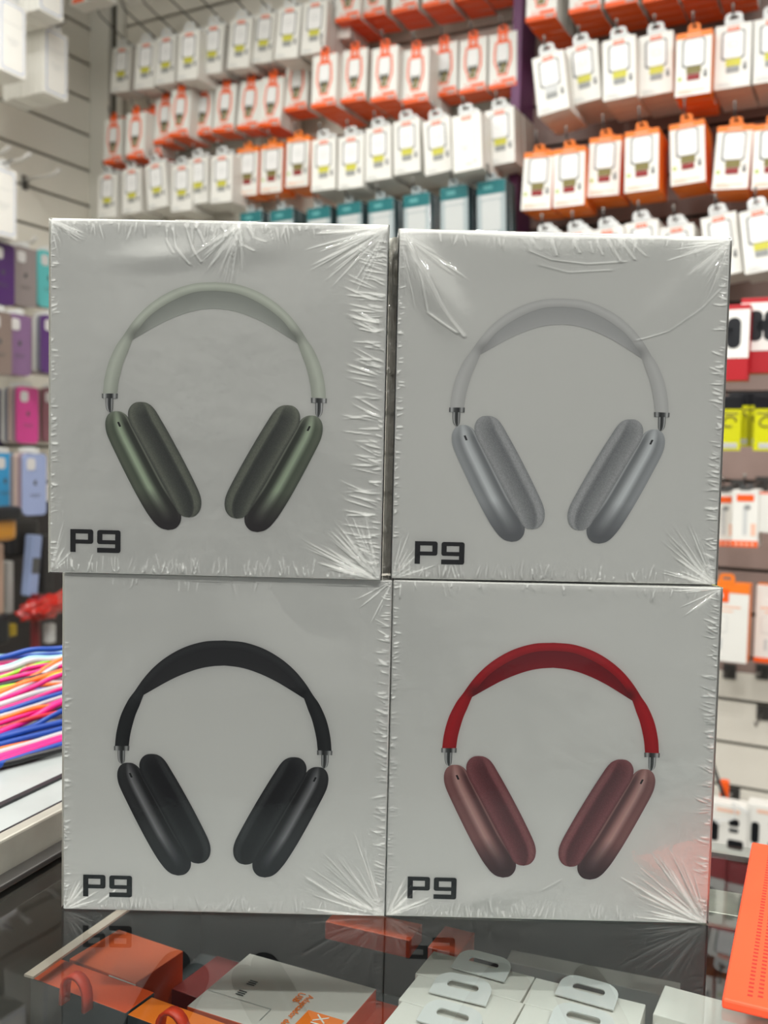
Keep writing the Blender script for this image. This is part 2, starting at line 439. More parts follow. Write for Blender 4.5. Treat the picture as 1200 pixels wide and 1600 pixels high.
M_SEAM = mat('film_seam', (196, 194, 182), 0.18, coat=0.8, alpha=0.93)
M_FLAPS = mat('carton_flap_edge', (186, 186, 182), 0.5)
def carton():
    mb = MB(); mb.box(0, BW, 0, BD, 0, BH, M_CARTON, bev=0.0007)
    return mb.mesh('carton')
CARTON = carton()
BOXES = [
 # x, y, yaw, z, scheme, print offset, label
 (-.18603, .53328, -.0099, -.0038, BH+.0014, 'green', (0, 0), 'white shrink-wrapped box with pale green headphones printed, top of the left stack',
   dict(top=75, rl=.020, right=150, fans=[(BW, 0, 135, .05, 34), (0, BH, -45, .022, 10), (BW, BH, 215, .05, 40), (BW*.56, BH, 250, .035, 22), (0, 0, 45, .03, 8)],
        creases=[([(.067,.191),(.069,.181),(.077,.1715)], .0005, .0004), ([(.074,.193),(.078,.181),(.083,.173)], .0005, .0004), ([(.0795,.193),(.084,.185),(.085,.182)], .0004, .0004), ([(.089,.191),(.090,.182)], .0004, .0003), ([(.099,.192),(.104,.184),(.112,.180)], .0005, .0004), ([(.094,.193),(.097,.187)], .0004, .0004), ([(.108,.193),(.112,.187),(.118,.185)], .0004, .0004), ([(.064,.19),(.064,.184),(.068,.178)], .0004, .0003)],
        tents=[(.062,.176,.02,.006,.1,.0007), (.105,.183,.025,.008,0,.0006)])),
 (.0050, .53959, .0231, .0028, BH+.0014, 'silver', (1.3, -3.0), 'white shrink-wrapped box with silver headphones printed, top of the right stack',
   dict(top=70, fans=[(BW, 0, 135, .045, 26), (0, BH, -50, .05, 10), (BW, BH, 215, .045, 14), (0, 0, 45, .03, 8)],
        creases=[([(.002,.192),(.016,.172),(.024,.156),(.030,.147),(.038,.137)], .0009, .0006), ([(.006,.190),(.013,.170),(.017,.150),(.034,.139)], .0007, .0004), ([(.183,.170),(.170,.156),(.152,.143),(.134,.137)], .0005, .00014),
                 ([(.072,.186),(.085,.181),(.105,.179),(.128,.181)], .0008, .00014), ([(.078,.178),(.095,.174),(.12,.176)], .0008, .00012), ([(.074,.192),(.079,.186)], .0004, .0004), ([(.106,.192),(.108,.185)], .0004, .0004), ([(.110,.192),(.114,.184)], .0004, .0004), ([(.128,.193),(.138,.184)], .0004, .0004), ([(.116,.193),(.124,.181)], .0006, .0006), ([(.123,.193),(.132,.182)], .0006, .0006), ([(.085,.192),(.088,.183)], .0006, .0005), ([(.097,.192),(.101,.185)], .0006, .0005)],
        tents=[(.02,.165,.030,.010,-1.0,.0016), (.16,.165,.035,.014,.9,.0012), (.09,.195,.06,.02,0,.0012)])),
 (-.17943, .53747, -.0011, -.0041, 0.0006, 'black', (0, -3.7), 'white shrink-wrapped box with black headphones printed, bottom of the left stack',
   dict(top=30, fans=[(BW, 0, 140, .055, 26), (0, 0, 45, .03, 14), (BW, BH, 215, .03, 6)],
        creases=[([(.14,.022),(.155,.013),(.18,.004)], .0009, .00035), ([(.02,.004),(.03,.012)], .0006, .0005)], tents=[(.09,.1,.05,.07,.2,.0008)])),
 (.0060, .53806, -.0036, .0008, 0.0006, 'red', (.8, -.8), 'white shrink-wrapped box with red and pink headphones printed, bottom of the right stack',
   dict(top=45, fans=[(BW, 0, 140, .06, 34), (0, 0, 45, .03, 18), (BW, BH, 215, .03, 6)],
        creases=[([(.135,.026),(.155,.015),(.182,.002)], .0009, .00035), ([(.10,.024),(.09,.018)], .0005, .00015)], tents=[(.05,.012,.03,.008,.2,.0005)])),
]
for bi, (x, y, yaw, tilt, z, sch, (dx, dz), label, extra) in enumerate(BOXES):
    t = empty('headphone_box', (x, y, z)); t.rotation_euler = (0, -tilt*0.0, yaw)
    tag(t, label, 'headphone box', 'four boxed headphones stacked two by two on the counter')
    link('carton', CARTON, t)
    if bi < 2 or bi == 2:
        fb = MB(); w0 = [.068, .074, .068][bi]; fb.box(w0, w0+.045, .002, .006, BH, BH+.0012, M_FLAPS, bev=0); fb.build('lid_flap', t)
    headphones_print(t, sch, dx, dz)
    lettering(t, dx, dz)
    film(t, 11+bi, extra)
    if bi in (0, 2):       # crumpled seam of the wrap standing off the right side
        rg = random.Random(bi); mb = MB(); N = 90; W_ = 8; base = len(mb.v)
        for k in range(N):
            for q in range(W_):
                s_ = q/(W_-1)
                amp = 0.0075 if bi == 0 else 0.004
                xx = BW+.0007+s_*amp*(0.75+.25*noise.noise((k*.21, 0, bi)))
                yy = .030+.006*noise.noise((k*.33, s_*1.5, 3+bi))*s_+.003*noise.noise((k*.4, s_*3, 9))
                mb.v.append((xx, yy, k/(N-1)*BH))
        for k in range(N-1):
            for q in range(W_-1):
                a = base+k*W_+q; mb.f.append((a, a+1, a+W_+1, a+W_)); mb.mi.append(0); mb.smooth.append(True)
        mb.mats = [M_SEAM]
        mb.build('film_seam', t)

# ------------------------------------------------------------------ walls of the shop
AZ = math.radians(27.35)
DB = Vector((math.cos(AZ), -math.sin(AZ), 0)); NB = Vector((-math.sin(AZ), -math.cos(AZ), 0))   # back wall: along, towards shop
DL = Vector((math.sin(AZ), math.cos(AZ), 0)); NL = Vector((math.cos(AZ), -math.sin(AZ), 0))      # left wall
CORNER = Vector((-.920, 3.048, 0))
YAW_B = -AZ; YAW_L = math.pi/2-AZ
M_SLAT = mat('slatwall_cream', (228, 224, 212), 0.45, noise_amt=0.03, noise_scale=5)
M_SLAT_SHADED = mat('slatwall_shaded', (150, 128, 120), 0.5, noise_amt=0.04, noise_scale=5)  # pale slats; shade and orange bounce between the packs painted in as taupe
M_GROOVE = mat('slat_groove', (58, 56, 44), 0.6)
M_TRIM = mat('upright_trim', (222, 220, 210), 0.5)
M_PURPLE = mat('purple_upright', (104, 52, 98), 0.45)
FLOOR_Z = -1.0; CEIL = 1.75
def slatwall(name, length, yaw, origin, z0, z1, pitch, phase, m):
    mb = MB(); g = 0.008; th = .015
    mb.box(0, length, th, th+.01, z0, z1, M_GROOVE)
    k0 = math.floor((z0-phase)/pitch)
    z = phase+k0*pitch
    while z < z1:
        a, b = max(z+g/2, z0), min(z+pitch-g/2, z1)
        if b > a: mb.box(0, length, 0, th, a, b, m, bev=0.001)
        z += pitch
    o = mb.build(name); o.location = origin; o.rotation_euler = (0, 0, yaw)
    tag(o, kind='structure'); return o
# groove phases read off the photo
zl = at_y(143, 107, CORNER.y).z
slatwall('wall_left', 3.4, YAW_L, CORNER-DL*3.4, FLOOR_Z, CEIL, .1065, zl, M_SLAT)
def wallB(px, py, off=0.0): return on_plane(px, py, CORNER+NB*off, NB)
post = wallB(826, 200)
LB = (post-CORNER).dot(DB)
slatwall('wall_back', LB, YAW_B, CORNER, FLOOR_Z, CEIL, .1065, zl, M_SLAT)
gz = wallB(1160, 1096).z; gz2 = wallB(1160, 1164).z
slatwall('wall_back_bay', 2.2, YAW_B, CORNER+DB*LB, wallB(1150, 1050).z, CEIL, gz-gz2, gz, M_SLAT_SHADED)
slatwall('wall_back_base', 2.2, YAW_B, CORNER+DB*LB, FLOOR_Z, wallB(1150, 1050).z, gz-gz2, gz, M_SLAT)
mb = MB(); mb.box(-.012, .012, -.10, 0, FLOOR_Z, CEIL, M_PURPLE, bev=.002)
o = mb.build('trim_1'); o.location = CORNER+DB*LB; o.rotation_euler = (0, 0, YAW_B); tag(o, kind='structure')
mb = MB(); mb.box(0, .075, -.03, 0, FLOOR_Z, CEIL, M_TRIM, bev=.002); mb.box(.075, .095, -.012, 0, FLOOR_Z, CEIL, M_GROOVE)
mb.box(.095, .12, -.018, 0, FLOOR_Z, CEIL, M_TRIM, bev=.002)
o = mb.build('trim_2'); o.location = CORNER; o.rotation_euler = (0, 0, YAW_B); tag(o, kind='structure')
M_FLOOR = mat('floor_tile', (120, 116, 108), 0.35, noise_amt=0.1, noise_scale=3)
mb = MB(); mb.box(-4, 4, -3, 5, FLOOR_Z-.05, FLOOR_Z, M_FLOOR); tag(mb.build('floor'), kind='structure')

# ------------------------------------------------------------------ packages
PACK = {}
def star_tab(mb, w, h, z, m, t=.0012, slot=True):
    """hang tab: rounded plate with a slot, standing on z"""
    r = w*.28; o_ = [(-w/2, z), (w/2, z)] + [(w/2-r+r*math.cos(a), z+h-r+r*math.sin(a)) for a in [i*math.pi/10 for i in range(6)]] + [(-w/2+r+r*math.cos(a), z+h-r+r*math.sin(a)) for a in [math.pi/2+i*math.pi/10 for i in range(6)]]
    inn = rrect(w*.55, h*.30, h*.13, 0, z+h*.55, 3)
    bm = bmesh.new()
    def loop(P): 
        vs = [bm.verts.new((x, 0, zz)) for x, zz in P]
        return [bm.edges.new((vs[i], vs[(i+1) % len(vs)])) for i in range(len(vs))]
    E = loop(o_)+loop(inn)
    bmesh.ops.triangle_fill(bm, edges=E, use_beauty=True, use_dissolve=False)
    bm.faces.ensure_lookup_table(); bm.verts.index_update()
    i = len(mb.v); nv = len(bm.verts)
    mb.v += [(v.co.x, -t, v.co.z) for v in bm.verts]+[(v.co.x, 0, v.co.z) for v in bm.verts]
    mi = mb._m(m)
    for f in bm.faces:
        q = tuple(i+v.index for v in f.verts); mb.f.append(q); mb.mi.append(mi); mb.smooth.append(False)
        mb.f.append(tuple(a+nv for a in q[::-1])); mb.mi.append(mi); mb.smooth.append(False)
    for e_ in bm.edges:
        if len(e_.link_faces) == 1:
            a, b = e_.verts[0].index+i, e_.verts[1].index+i
            mb.f.append((a, b, b+nv, a+nv)); mb.mi.append(mi); mb.smooth.append(False)
    bm.free()
def text_mesh(name, text, size, m, extrude):
    cu = bpy.data.curves.new(name, 'FONT'); cu.body = text; cu.size = size; cu.extrude = extrude; cu.materials.append(m)
    t = bpy.data.objects.new(name, cu); C.objects.link(t)
    bpy.context.view_layer.update()
    me = bpy.data.meshes.new_from_object(t.evaluated_get(bpy.context.evaluated_depsgraph_get()))
    bpy.data.objects.remove(t); bpy.data.curves.remove(cu); me.name = name
    return me
def quad(mb, x0, x1, z0, z1, m, y=-.0004):
    mb.box(x0, x1, y, 0.0, z0, z1, m)
PW, PH, PD = .070, .126, .034
def pack_meshes(kind):
    """body, list of (part name, mesh); origin at the centre of the front face, front looks to -y"""
    if kind in PACK: return PACK[kind]
    parts = []
    w, h, d = PW/2, PH/2, PD
    b = MB()
    def charger(p, port, plug, blush, s=1.2, cz=0.021, body=M_CHG, cable=True):
        p.prism(rrect(.038*s, .048*s, .006, 0, cz+.0005), -.0006, 0, mat('mid_grey_ink', (118, 120, 118), .5))
        p.prism(rrect(.0325*s, .043*s, .006, 0.0005, cz+.001), -.0010, 0, body)
        p.prism(rrect(.015*s, .010*s, .0045, .001, cz+.002), -.0013, 0, M_LGREY)
        p.prism(rrect(.0125*s, .0075*s, .0035, .001, cz+.002), -.0015, 0, body)
        quad(p, -.011*s, .013*s, cz-.034*s, cz-.022*s, port, -.0009)
        if plug: quad(p, -.010*s, .011*s, cz-.045*s, cz-.035*s, plug, -.0009)
        if cable:
            p.prism(rrect(.006, .016, .0028, .024, cz-.036*s), -.0009, 0, M_DGREY)
            p.prism(rrect(.0026, .006, .001, .024, cz-.033*s), -.0011, 0, M_LGREY)
        for k in range(3): quad(p, -.028, -.008+.004*k, -.052-.003*k, -.0508-.003*k, blush, -.0006)
    if kind in ('white', 'white_grey', 'white_plain'):
        b.box(-w, w, 0, d, -h, h, M_WHITE, bottom=M_WHITE_SIDE, side=M_WHITE_SIDE, bev=.0008)
        p = MB()
        if kind == 'white': charger(p, M_YEL, M_GREYINK, M_LGREY)
        elif kind == 'white_grey': charger(p, M_LGREY, M_GREYINK, M_LGREY)
        else:
            p.prism(rrect(.026, .034, .004, -.006, .008), -.0006, 0, M_LGREY); p.prism(rrect(.0245, .0325, .004, -.006, .008), -.0009, 0, M_WHITE)
            quad(p, -.010, -.007, -.018, -.008, M_LGREY); quad(p, -.004, -.001, -.018, -.008, M_LGREY)
            for k in range(5): quad(p, .014, .024, .022-.009*k, .024-.009*k, M_LGREY)
            quad(p, -.004, .010, -.050, -.047, M_BLUSH); quad(p, .014, .022, -.048, -.040, M_LGREY)
        parts.append(('printed_charger', p.mesh('printed_charger')))
        q = MB(); q.prism(rrect(.0225, .0075, .001, 0, .054), -.0006, 0, M_ORANGE)
        for k in range(5): quad(q, -.008+.0034*k, -.0058+.0034*k, .0525, .0555, M_WHITE, -.0009)
        parts.append(('brand_label', q.mesh('brand_label')))
        t = MB(); star_tab(t, .034, .022, h, M_TAB); parts.append(('hang_tab', t.mesh('hang_tab')))
    elif kind == 'orange':      # white front, rounded orange window frame round the charger, orange base
        b.box(-w, w, 0, d, -h, h, M_WHITE, bottom=M_ORANGE, side=M_WHITE_SIDE, top=M_ORANGE, bev=.0008)
        p = MB()
        P = [(-.019, .044), (.019, .044), (.0225, .02), (.0225, -.002), (.014, -.024), (.012, -.036), (-.012, -.036), (-.014, -.024), (-.0225, -.002), (-.0225, .02)]
        p.prism(P, -.0005, 0, M_ORANGE)
        P2 = [(x*.80, (z-.004)*.88+.004) for x, z in P]
        p.prism(P2, -.0008, 0, M_WHITE_SIDE)
        p.prism(rrect(.029, .040, .007, 0, .018), -.0012, 0, M_GREYINK); p.prism(rrect(.027, .039, .007, 0, .0185), -.0015, 0, M_CHG)
        quad(p, -.012, .012, -.016, -.003, M_DGREY, -.0010); quad(p, -.004, .009, -.018, -.008, M_OLIVE, -.0013); quad(p, -.009, .007, -.029, -.019, M_OLIVE, -.0010)
        parts.append(('printed_charger', p.mesh('printed_charger')))
        q = MB(); q.box(-w, w, -.0006, 0, -h, -h+.0105, M_ORANGE); quad(q, -.022, w-.004, -h+.0125, -h+.020, M_ORANGE)
        quad(q, -.021, -.004, -h+.014, -h+.0185, M_WHITE, -.0008); quad(q, .010, .030, -h+.003, -h+.0085, M_LGREY, -.0009)
        for k in range(4): quad(q, .012+.0044*k, .0142+.0044*k, -h+.0035, -h+.008, M_DGREY, -.0012)
        parts.append(('orange_footer', q.mesh('orange_footer')))
        t = MB(); t.box(-.012, .012, -.0012, .001, .044, h, M_ORANGE); star_tab(t, .024, .018, h, M_ORANGE)
        quad(t, -.004, .005, .048, .058, M_WHITE, -.0016); quad(t, -.0015, .0025, .050, .056, M_ORANGE, -.0019)
        parts.append(('hang_tab', t.mesh('hang_tab')))
    elif kind == 'amber':       # white front, orange head band and sides, red plug
        b.box(-w, w, 0, d, -h, h, M_ORANGE_R, front=M_WHITE, bev=.0008)
        p = MB(); charger(p, M_OLIVE, M_RED, M_BLUSH)
        quad(p, -.030, .024, -.0545, -.052, M_BLUSH); p.prism(rrect(.008, .008, .0039, -.026, -.028), -.0006, 0, MATS.get('green_ink') or mat('green_ink', (170, 190, 70), .5))
        parts.append(('printed_charger', p.mesh('printed_charger')))
        q = MB(); q.box(-w, w, -.0006, 0, h-.0115, h, M_ORANGE_R)
        for k in range(7): quad(q, -.014+.004*k, -.0115+.004*k, h-.0075, h-.004, M_BLUSH, -.0008)
        parts.append(('orange_header', q.mesh('orange_header')))
        t = MB(); star_tab(t, .024, .016, h, M_ORANGE_R); parts.append(('hang_tab', t.mesh('hang_tab')))
    elif kind == 'teal':        # glossy clear box with teal head card
        b.box(-w, w, 0, d, -h, h, M_CLEAR, side=mat('teal_side', (70, 92, 96), .2), bev=.0015)
        q = MB(); q.box(-w+.001, w-.001, -.0008, 0, h-.030, h-.001, M_TEAL)
        quad(q, -.018, .004, h-.020, h-.011, mat('pale_teal', (90, 160, 160), .4), -.0011)
        parts.append(('teal_header', q.mesh('teal_header')))
        p = MB(); p.prism(rrect(.046, .070, .006, 0, -.016), -.0008, 0, mat('dull_white_ink', (196, 200, 198), .4)); p.prism(rrect(.050, .008, .003, 0, .026), -.0008, 0, M_LGREY)
        parts.append(('charger', p.mesh('charger')))
        t = MB(); star_tab(t, .024, .016, h, M_CLEAR); parts.append(('hang_tab', t.mesh('hang_tab')))
    elif kind == 'pen':         # slim white pack with orange head label and foot
        w2, h2 = .024, .056
        b.box(-w2, w2, 0, .02, -h2, h2, M_WHITE, bev=.001)
        p = MB(); p.prism(rrect(.008, .058, .0035, 0, -.004), -.0007, 0, M_LGREY); p.prism(rrect(.012, .01, .004, 0.004, .022), -.0009, 0, M_GREYINK)
        quad(p, .011, .020, -.034, -.010, M_BLUSH); parts.append(('printed_cable', p.mesh('printed_cable')))
        q = MB(); q.prism(rrect(.032, .013, .001, 0, .040), -.0007, 0, M_ORANGE); quad(q, -w2, w2, -h2, -h2+.012, M_ORANGE, -.0007)
        for k in range(4): quad(q, -.018+.010*k, -.013+.010*k, -h2+.003, -h2+.008, M_BLUSH, -.0010)
        parts.append(('brand_label', q.mesh('brand_label')))
        t = MB(); star_tab(t, .020, .012, h2, M_DGREY); parts.append(('hang_tab', t.mesh('hang_tab')))
    PACK[kind] = (b.mesh('pack_body'), parts)
    return PACK[kind]
NAMES = {'white': 'white_charger_box', 'white_grey': 'white_charger_box', 'white_plain': 'white_charger_box', 'orange': 'orange_based_charger_box',
         'amber': 'orange_edged_charger_box', 'teal': 'teal_headed_charger_box', 'pen': 'slim_cable_box'}
LOOK = {'white': 'white charger box with yellow ports', 'white_grey': 'white charger box with grey ports', 'white_plain': 'plain white charger box turned backwards',
        'orange': 'white charger box with orange base and tab', 'amber': 'orange-edged charger box with red plug', 'teal': 'glossy clear charger box with teal header', 'pen': 'slim white cable box with orange ends'}
ALLP = []
def hook(front, nrm, yaw, wall_d, over, tip_up=.02, rise=0.0, label=None, group=None):
    """wire display hook from the wall out to just past the front pack; local -y points into the shop"""
    mb = MB(); L = wall_d+over
    pts = [(0, 0, 0), (0, -L*.5, rise*.3), (0, -L+.012, rise*.9), (0, -L+.003, rise+.006), (0, -L, rise+tip_up)]
    mb.tube(pts, .0021, M_STEEL_D, 6)
    p2 = MB(); p2.box(-.014, .014, -.003, 0, -.022, .012, M_STEEL_D)
    p3 = MB()
    bm = bmesh.new(); bmesh.ops.create_uvsphere(bm, u_segments=8, v_segments=6, radius=.0036); bm.verts.index_update()
    i = 0; p3.v = [(v.co.x, v.co.y-L, v.co.z+rise+tip_up) for v in bm.verts]
    for f in bm.faces: p3.f.append(tuple(v.index for v in f.verts)); p3.mi.append(p3._m(M_STEEL)); p3.smooth.append(True)
    bm.free()
    t = empty('display_hook', front, yaw)
    mb.build('wire_rod', t); p2.build('wall_plate', t); p3.build('rod_tip', t, fix=False)
    tag(t, label, 'display hook', group)
    return t
def put(kind, top, bot, wall, row, idx, n_behind, p=None, gap=.0345, scale=1.0, over=.02, rise=0.0, mkhook=True, tip=.018, h=None):
    W0, N, yaw = (CORNER, NB, YAW_B) if wall == 'B' else (CORNER, NL, YAW_L)
    D = (W0-EYE).dot(-N)
    bm_, parts = pack_meshes(kind)
    h = (h or (PH if kind != 'pen' else .112))*scale
    if p is None:
        L0 = (on_plane(*top, W0, N)-on_plane(*bot, W0, N)).length
        p = D*(1-h/L0)
        p = .17+.55*(max(.02, min(.45, p))-.17)
        p = max(.10, min(.34, p))
    A = on_plane(*top, W0+N*p, N); B = on_plane(*bot, W0+N*p, N)
    c = (A+B)/2; X = Vector((math.cos(yaw), math.sin(yaw), 0))
    tilt = math.atan2((A-B).dot(X), (A-B).z)
    first = None
    for k in range(n_behind+1):
        loc = c - N*(k*gap)
        if (loc-W0).dot(N) < PD+.02: break
        jt = (random.random()-.5)*.03 if k else 0
        loc = loc + X*((random.random()-.5)*.003 if k else 0)
        R_ = Matrix.Rotation(yaw, 4, 'Z') @ Matrix.Rotation(tilt+jt, 4, 'Y') @ Matrix.Scale(scale, 4)
        o = link(NAMES[kind], bm_); o.matrix_world = Matrix.Translation(loc) @ R_
        if k == 0:
            for nm, me in parts: link(nm, me, o)
            lab = '%s, %s front from left, %s' % (LOOK[kind], ORD[idx], row)
        else:
            for nm, me in parts:
                if nm == 'hang_tab': link(nm, me, o)
            lab = '%s, %s back on %s hook of %s' % (LOOK[kind].split(' with ')[0].split(' turned')[0], ORD[k], ORD[idx], row)
        tag(o, lab, 'charger box' if kind != 'pen' else 'cable box', ('charger boxes' if kind != 'pen' else 'cable boxes')+' hanging in the '+row)
        ALLP.append(o)
        first = first or o
    if mkhook:
        zt = c + Vector((X.x*math.sin(tilt), X.y*math.sin(tilt), math.cos(tilt)))*(h/2+.011*scale)
        wp = zt - N*p
        hook(wp, N, yaw, p, over, tip, rise, 'steel display hook carrying the %s pack from left in the %s' % (ORD[idx], row), 'display hooks of the '+row)
    return first

A_ = [((190.8,74),(186.5,143)),((228.7,65.6),(224.4,138.5)),((260,57),(257,131)),((296,48),(292,125)),((334,39),(328.5,115)),((377.5,29),(371,106.5)),((415,20.5),(408,98)),((453,10),(446,92)),((493,1.5),(488,84)),((535,-20),(527,60))]
for i, (t, b) in enumerate(A_): put('white', t, b, 'B', 'first left bay row', i, 3, over=.10 if i < 6 else .03, rise=.045 if i < 6 else .01)
B_ = [((177.7,187),(175.7,254)),((212.7,176),(210,246.5)),((238,176),(237,242)),((259,153),(255,223)),((284,140),(278,213)),((319,138.5),(314,210)),((354,132.7),(348,205.6)),((392.7,127),(386,201)),((427,121),(420,197)),((465,96),(461.5,172)),((508,84.6),(505,167)),((555,77),(551.5,159)),((602,73),(599,157.5)),((650.6,76),(647.7,160)),((694,68.5),(693,149)),((739.6,61),(738,143)),((786,52.5),(785,135.6))]
for i, (t, b) in enumerate(B_): put('orange', t, b, 'B', 'second left bay row', i, 4)
C_ = [('white',(168,272.7),(166,340)),('white',(205.4,264),(205.4,332.5)),('white',(241.9,255),(246,325)),('white',(284,258),(282.7,329.6)),('white',(309,246.5),(309,318)),('white',(346.9,242),(344.8,316.5)),('amber',(387.7,232),(384.8,304.8)),('amber',(425.6,226),(422.7,300.4)),('amber',(466.5,214.4),(463.5,291.7)),
 ('white',(505.7,216),(504.8,297.5)),('white',(548.5,211.5),(547,294.6)),('white',(590.8,198),(590.8,281.5)),('white',(634.6,186.7),(636,271)),('white',(681,185),(685.6,271)),('white_plain',(728,176.5),(731,268)),('white',(780,169),(782,256.7))]
for i, (k, t, b) in enumerate(C_): put(k, t, b, 'B', 'third left bay row', i, 3)
for i, (x, y) in enumerate([(392,331),(440,327),(497.5,323.7),(545.6,316.5),(595,310.6),(650.6,302),(709,290),(767,281)]):
    hh = [74,76,78,80,82,85,87,89][i]*1.0
    put('teal', (x, y), (x+1, y+hh), 'B', 'teal-headed row', i, 1, scale=1.0)
Z_ = [((546,-50),(542.7,32)),((586,-57),(582,25)),((635,-66),(631.7,17.5)),((684,-77),(681,8)),((734,-87),(731,-2)),((778,-93),(775,-8))]
for i, (t, b) in enumerate(Z_): put('orange', t, b, 'B', 'left bay top-edge row', i, 4, mkhook=False)
RA = [((849,-62),(845,31.7)),((916,-76),(913,18)),((973,-87),(970,8)),((1033,-96),(1030,0)),((1093,-103),(1090,-6)),((1153,-110),(1150,-12))]
for i, (t, b) in enumerate(RA): put('orange', t, b, 'B', 'right bay top-edge row', i, 4, mkhook=False)
RB = [('white_grey',(855,83),(865,176.7)),('white',(908,68),(915,160)),('white',(966.7,58),(968,155)),('white',(1025,51.7),(1025,148)),('amber',(1085,48),(1081.7,150)),('white',(1146.7,36.7),(1143,138)),('white',(1207,26),(1205,128))]
for i, (k, t, b) in enumerate(RB): put(k, t, b, 'B', 'upper right bay row', i, 3)
RC = [((843,236.7),(836.7,328)),((890,230),(888,323)),((946.7,213),(941.7,306.7)),((1003,201.7),(1001.7,300)),((1073,190),(1075,288)),((1150,195),(1140,296.7)),((1208,191),(1203,295))]
for i, (t, b) in enumerate(RC): put('amber', t, b, 'B', 'middle right bay row', i, 2, over=.03, tip=.024)
RD = [('white',(853,364),(856,458)),('white',(900,360),(903,455)),('white',(948,355),(951,451)),('white',(1001.7,345),(1005,440)),('white',(1056.7,352),(1061,448)),('white',(1121.7,335),(1133,431)),('white',(1183,325),(1193,425))]
for i, (k, t, b) in enumerate(RD): put(k, t, b, 'B', 'lower right bay row', i, 2, over=.03, tip=.022)
for i, (t, b) in enumerate([((1131,768),(1130,854)), ((1165,763),(1163,857))]): put('pen', t, b, 'B', 'slim cable row', i, 2)

# --- a generic unique pack on the back wall
def solo(name, build, cx, cy, hpx, h, label, cat, group=None, wall='B', p=None, tilt=0, behind=0, gap=.02, mkhook=False):
    W0, N, yaw = (CORNER, NB, YAW_B) if wall == 'B' else (CORNER, NL, YAW_L)
    D = (W0-EYE).dot(-N)
    if p is None:
        L0 = (on_plane(cx, cy-hpx/2, W0, N)-on_plane(cx, cy+hpx/2, W0, N)).length
        p = max(.05, D*(1-h/L0))
    c = on_plane(cx, cy, W0+N*p, N)
    root = build(name)
    root.matrix_world = Matrix.Translation(c) @ Matrix.Rotation(yaw, 4, 'Z') @ Matrix.Rotation(tilt, 4, 'Y')
    tag(root, label, cat, group)
    return root, c, N, p
M_CRIM = mat('crimson_pack', (176, 14, 28), 0.4)
M_BLK = mat('black_gloss', (22, 24, 28), 0.3)
def font(parent, text, size, x, z, m, y=-.0012, rot=0, name='lettering'):
    o = link(name, text_mesh(name, text, size, m, .0002), parent); o.location = (x, y, z); o.rotation_euler = (math.pi/2, rot, 0); return o
def red_pack(name):
    b = MB(); b.box(-.036, .036, 0, .03, -.062, .062, M_CRIM, bev=.001); o = b.build(name)
    q = MB(); q.box(-.036, .036, -.0006, 0, -.025, .054, M_WHITE)
    q.build('white_front_panel', o)
    q = MB(); q.prism(rrect(.022, .050, .010, -.012, .016), -.0012, -.0006, M_BLK); q.prism(rrect(.022, .050, .010, .012, .016), -.0012, -.0006, M_BLK)
    q.prism(rrect(.020, .018, .004, 0, .016), -.0012, -.0006, M_BLK)
    q.build('printed_earbuds', o)
    q = MB(); q.prism(rrect(.008, .007, .001, .012-.036+.0, .046), -.0011, -.0006, M_ORANGE); q.build('price_sticker', o)
    font(o, 'Redmi', .016, -.020, -.058, M_BLUSH, rot=-math.pi/2)
    return o
solo('red_earbud_box', red_pack, 1192, 524, 122, .128, 'red and white earbud box with black buds and Redmi lettering, at the frame edge', 'earbud box', 'red earbud boxes')
solo('red_earbud_box', red_pack, 1134, 536, 122, .128, 'red and white earbud box half behind the silver headphone box', 'earbud box', 'red earbud boxes')
M_YP = mat('yellow_pack', (222, 222, 12), 0.4)
def yellow_pack(name):
    b = MB(); b.box(-.022, .022, 0, .006, -.045, .045, M_YP, bev=.0008); o = b.build(name)
    q = MB(); q.box(-.0225, .0225, -.001, .007, .036, .062, M_BLK, bev=.001); q.build('black_header', o)
    q = MB(); pts = [(.012*math.cos(a)*(1+.2*math.sin(2*a)), -.0012, .012+.010*math.sin(a)) for a in [i*.35 for i in range(16)]]
    q.tube(pts, .0014, M_OLIVE, 5); q.build('printed_cable', o)
    q = MB(); quad(q, -.012, .016, -.040, -.030, M_LGREY, -.0008); quad(q, -.018, .016, .026, .029, M_OLIVE, -.0008); q.build('printed_caption', o)
    return o
for i, (x, y, k) in enumerate([(1139, 668, 0), (1155, 662, 0), (1186, 662, 0), (1197, 668, 0)]):
    solo('yellow_cable_pack', yellow_pack, x, y, 68, .088, ['yellow cable pack with black header, touching the silver headphone box edge', 'yellow cable pack with black header, second from the headphone box', 'yellow cable pack with black header, tucked behind the pack at the frame edge', 'yellow cable pack with black header at the frame edge'][i], 'cable pack', 'yellow cable packs', p=[.30, .27, .27, .30][i])
def white_box_plain(name):
    b = MB(); b.box(-.03, .03, 0, .03, -.04, .04, M_WHITE, bev=.0015); o = b.build(name)
    q = MB(); q.box(-.03, .03, -.0005, 0, .036, .0395, M_ORANGE); q.build('orange_edge_strip', o); return o
solo('small_white_box', white_box_plain, 1204, 801, 64, .08, 'small plain white box with a thin orange top line, right of the slim cable boxes', 'box')
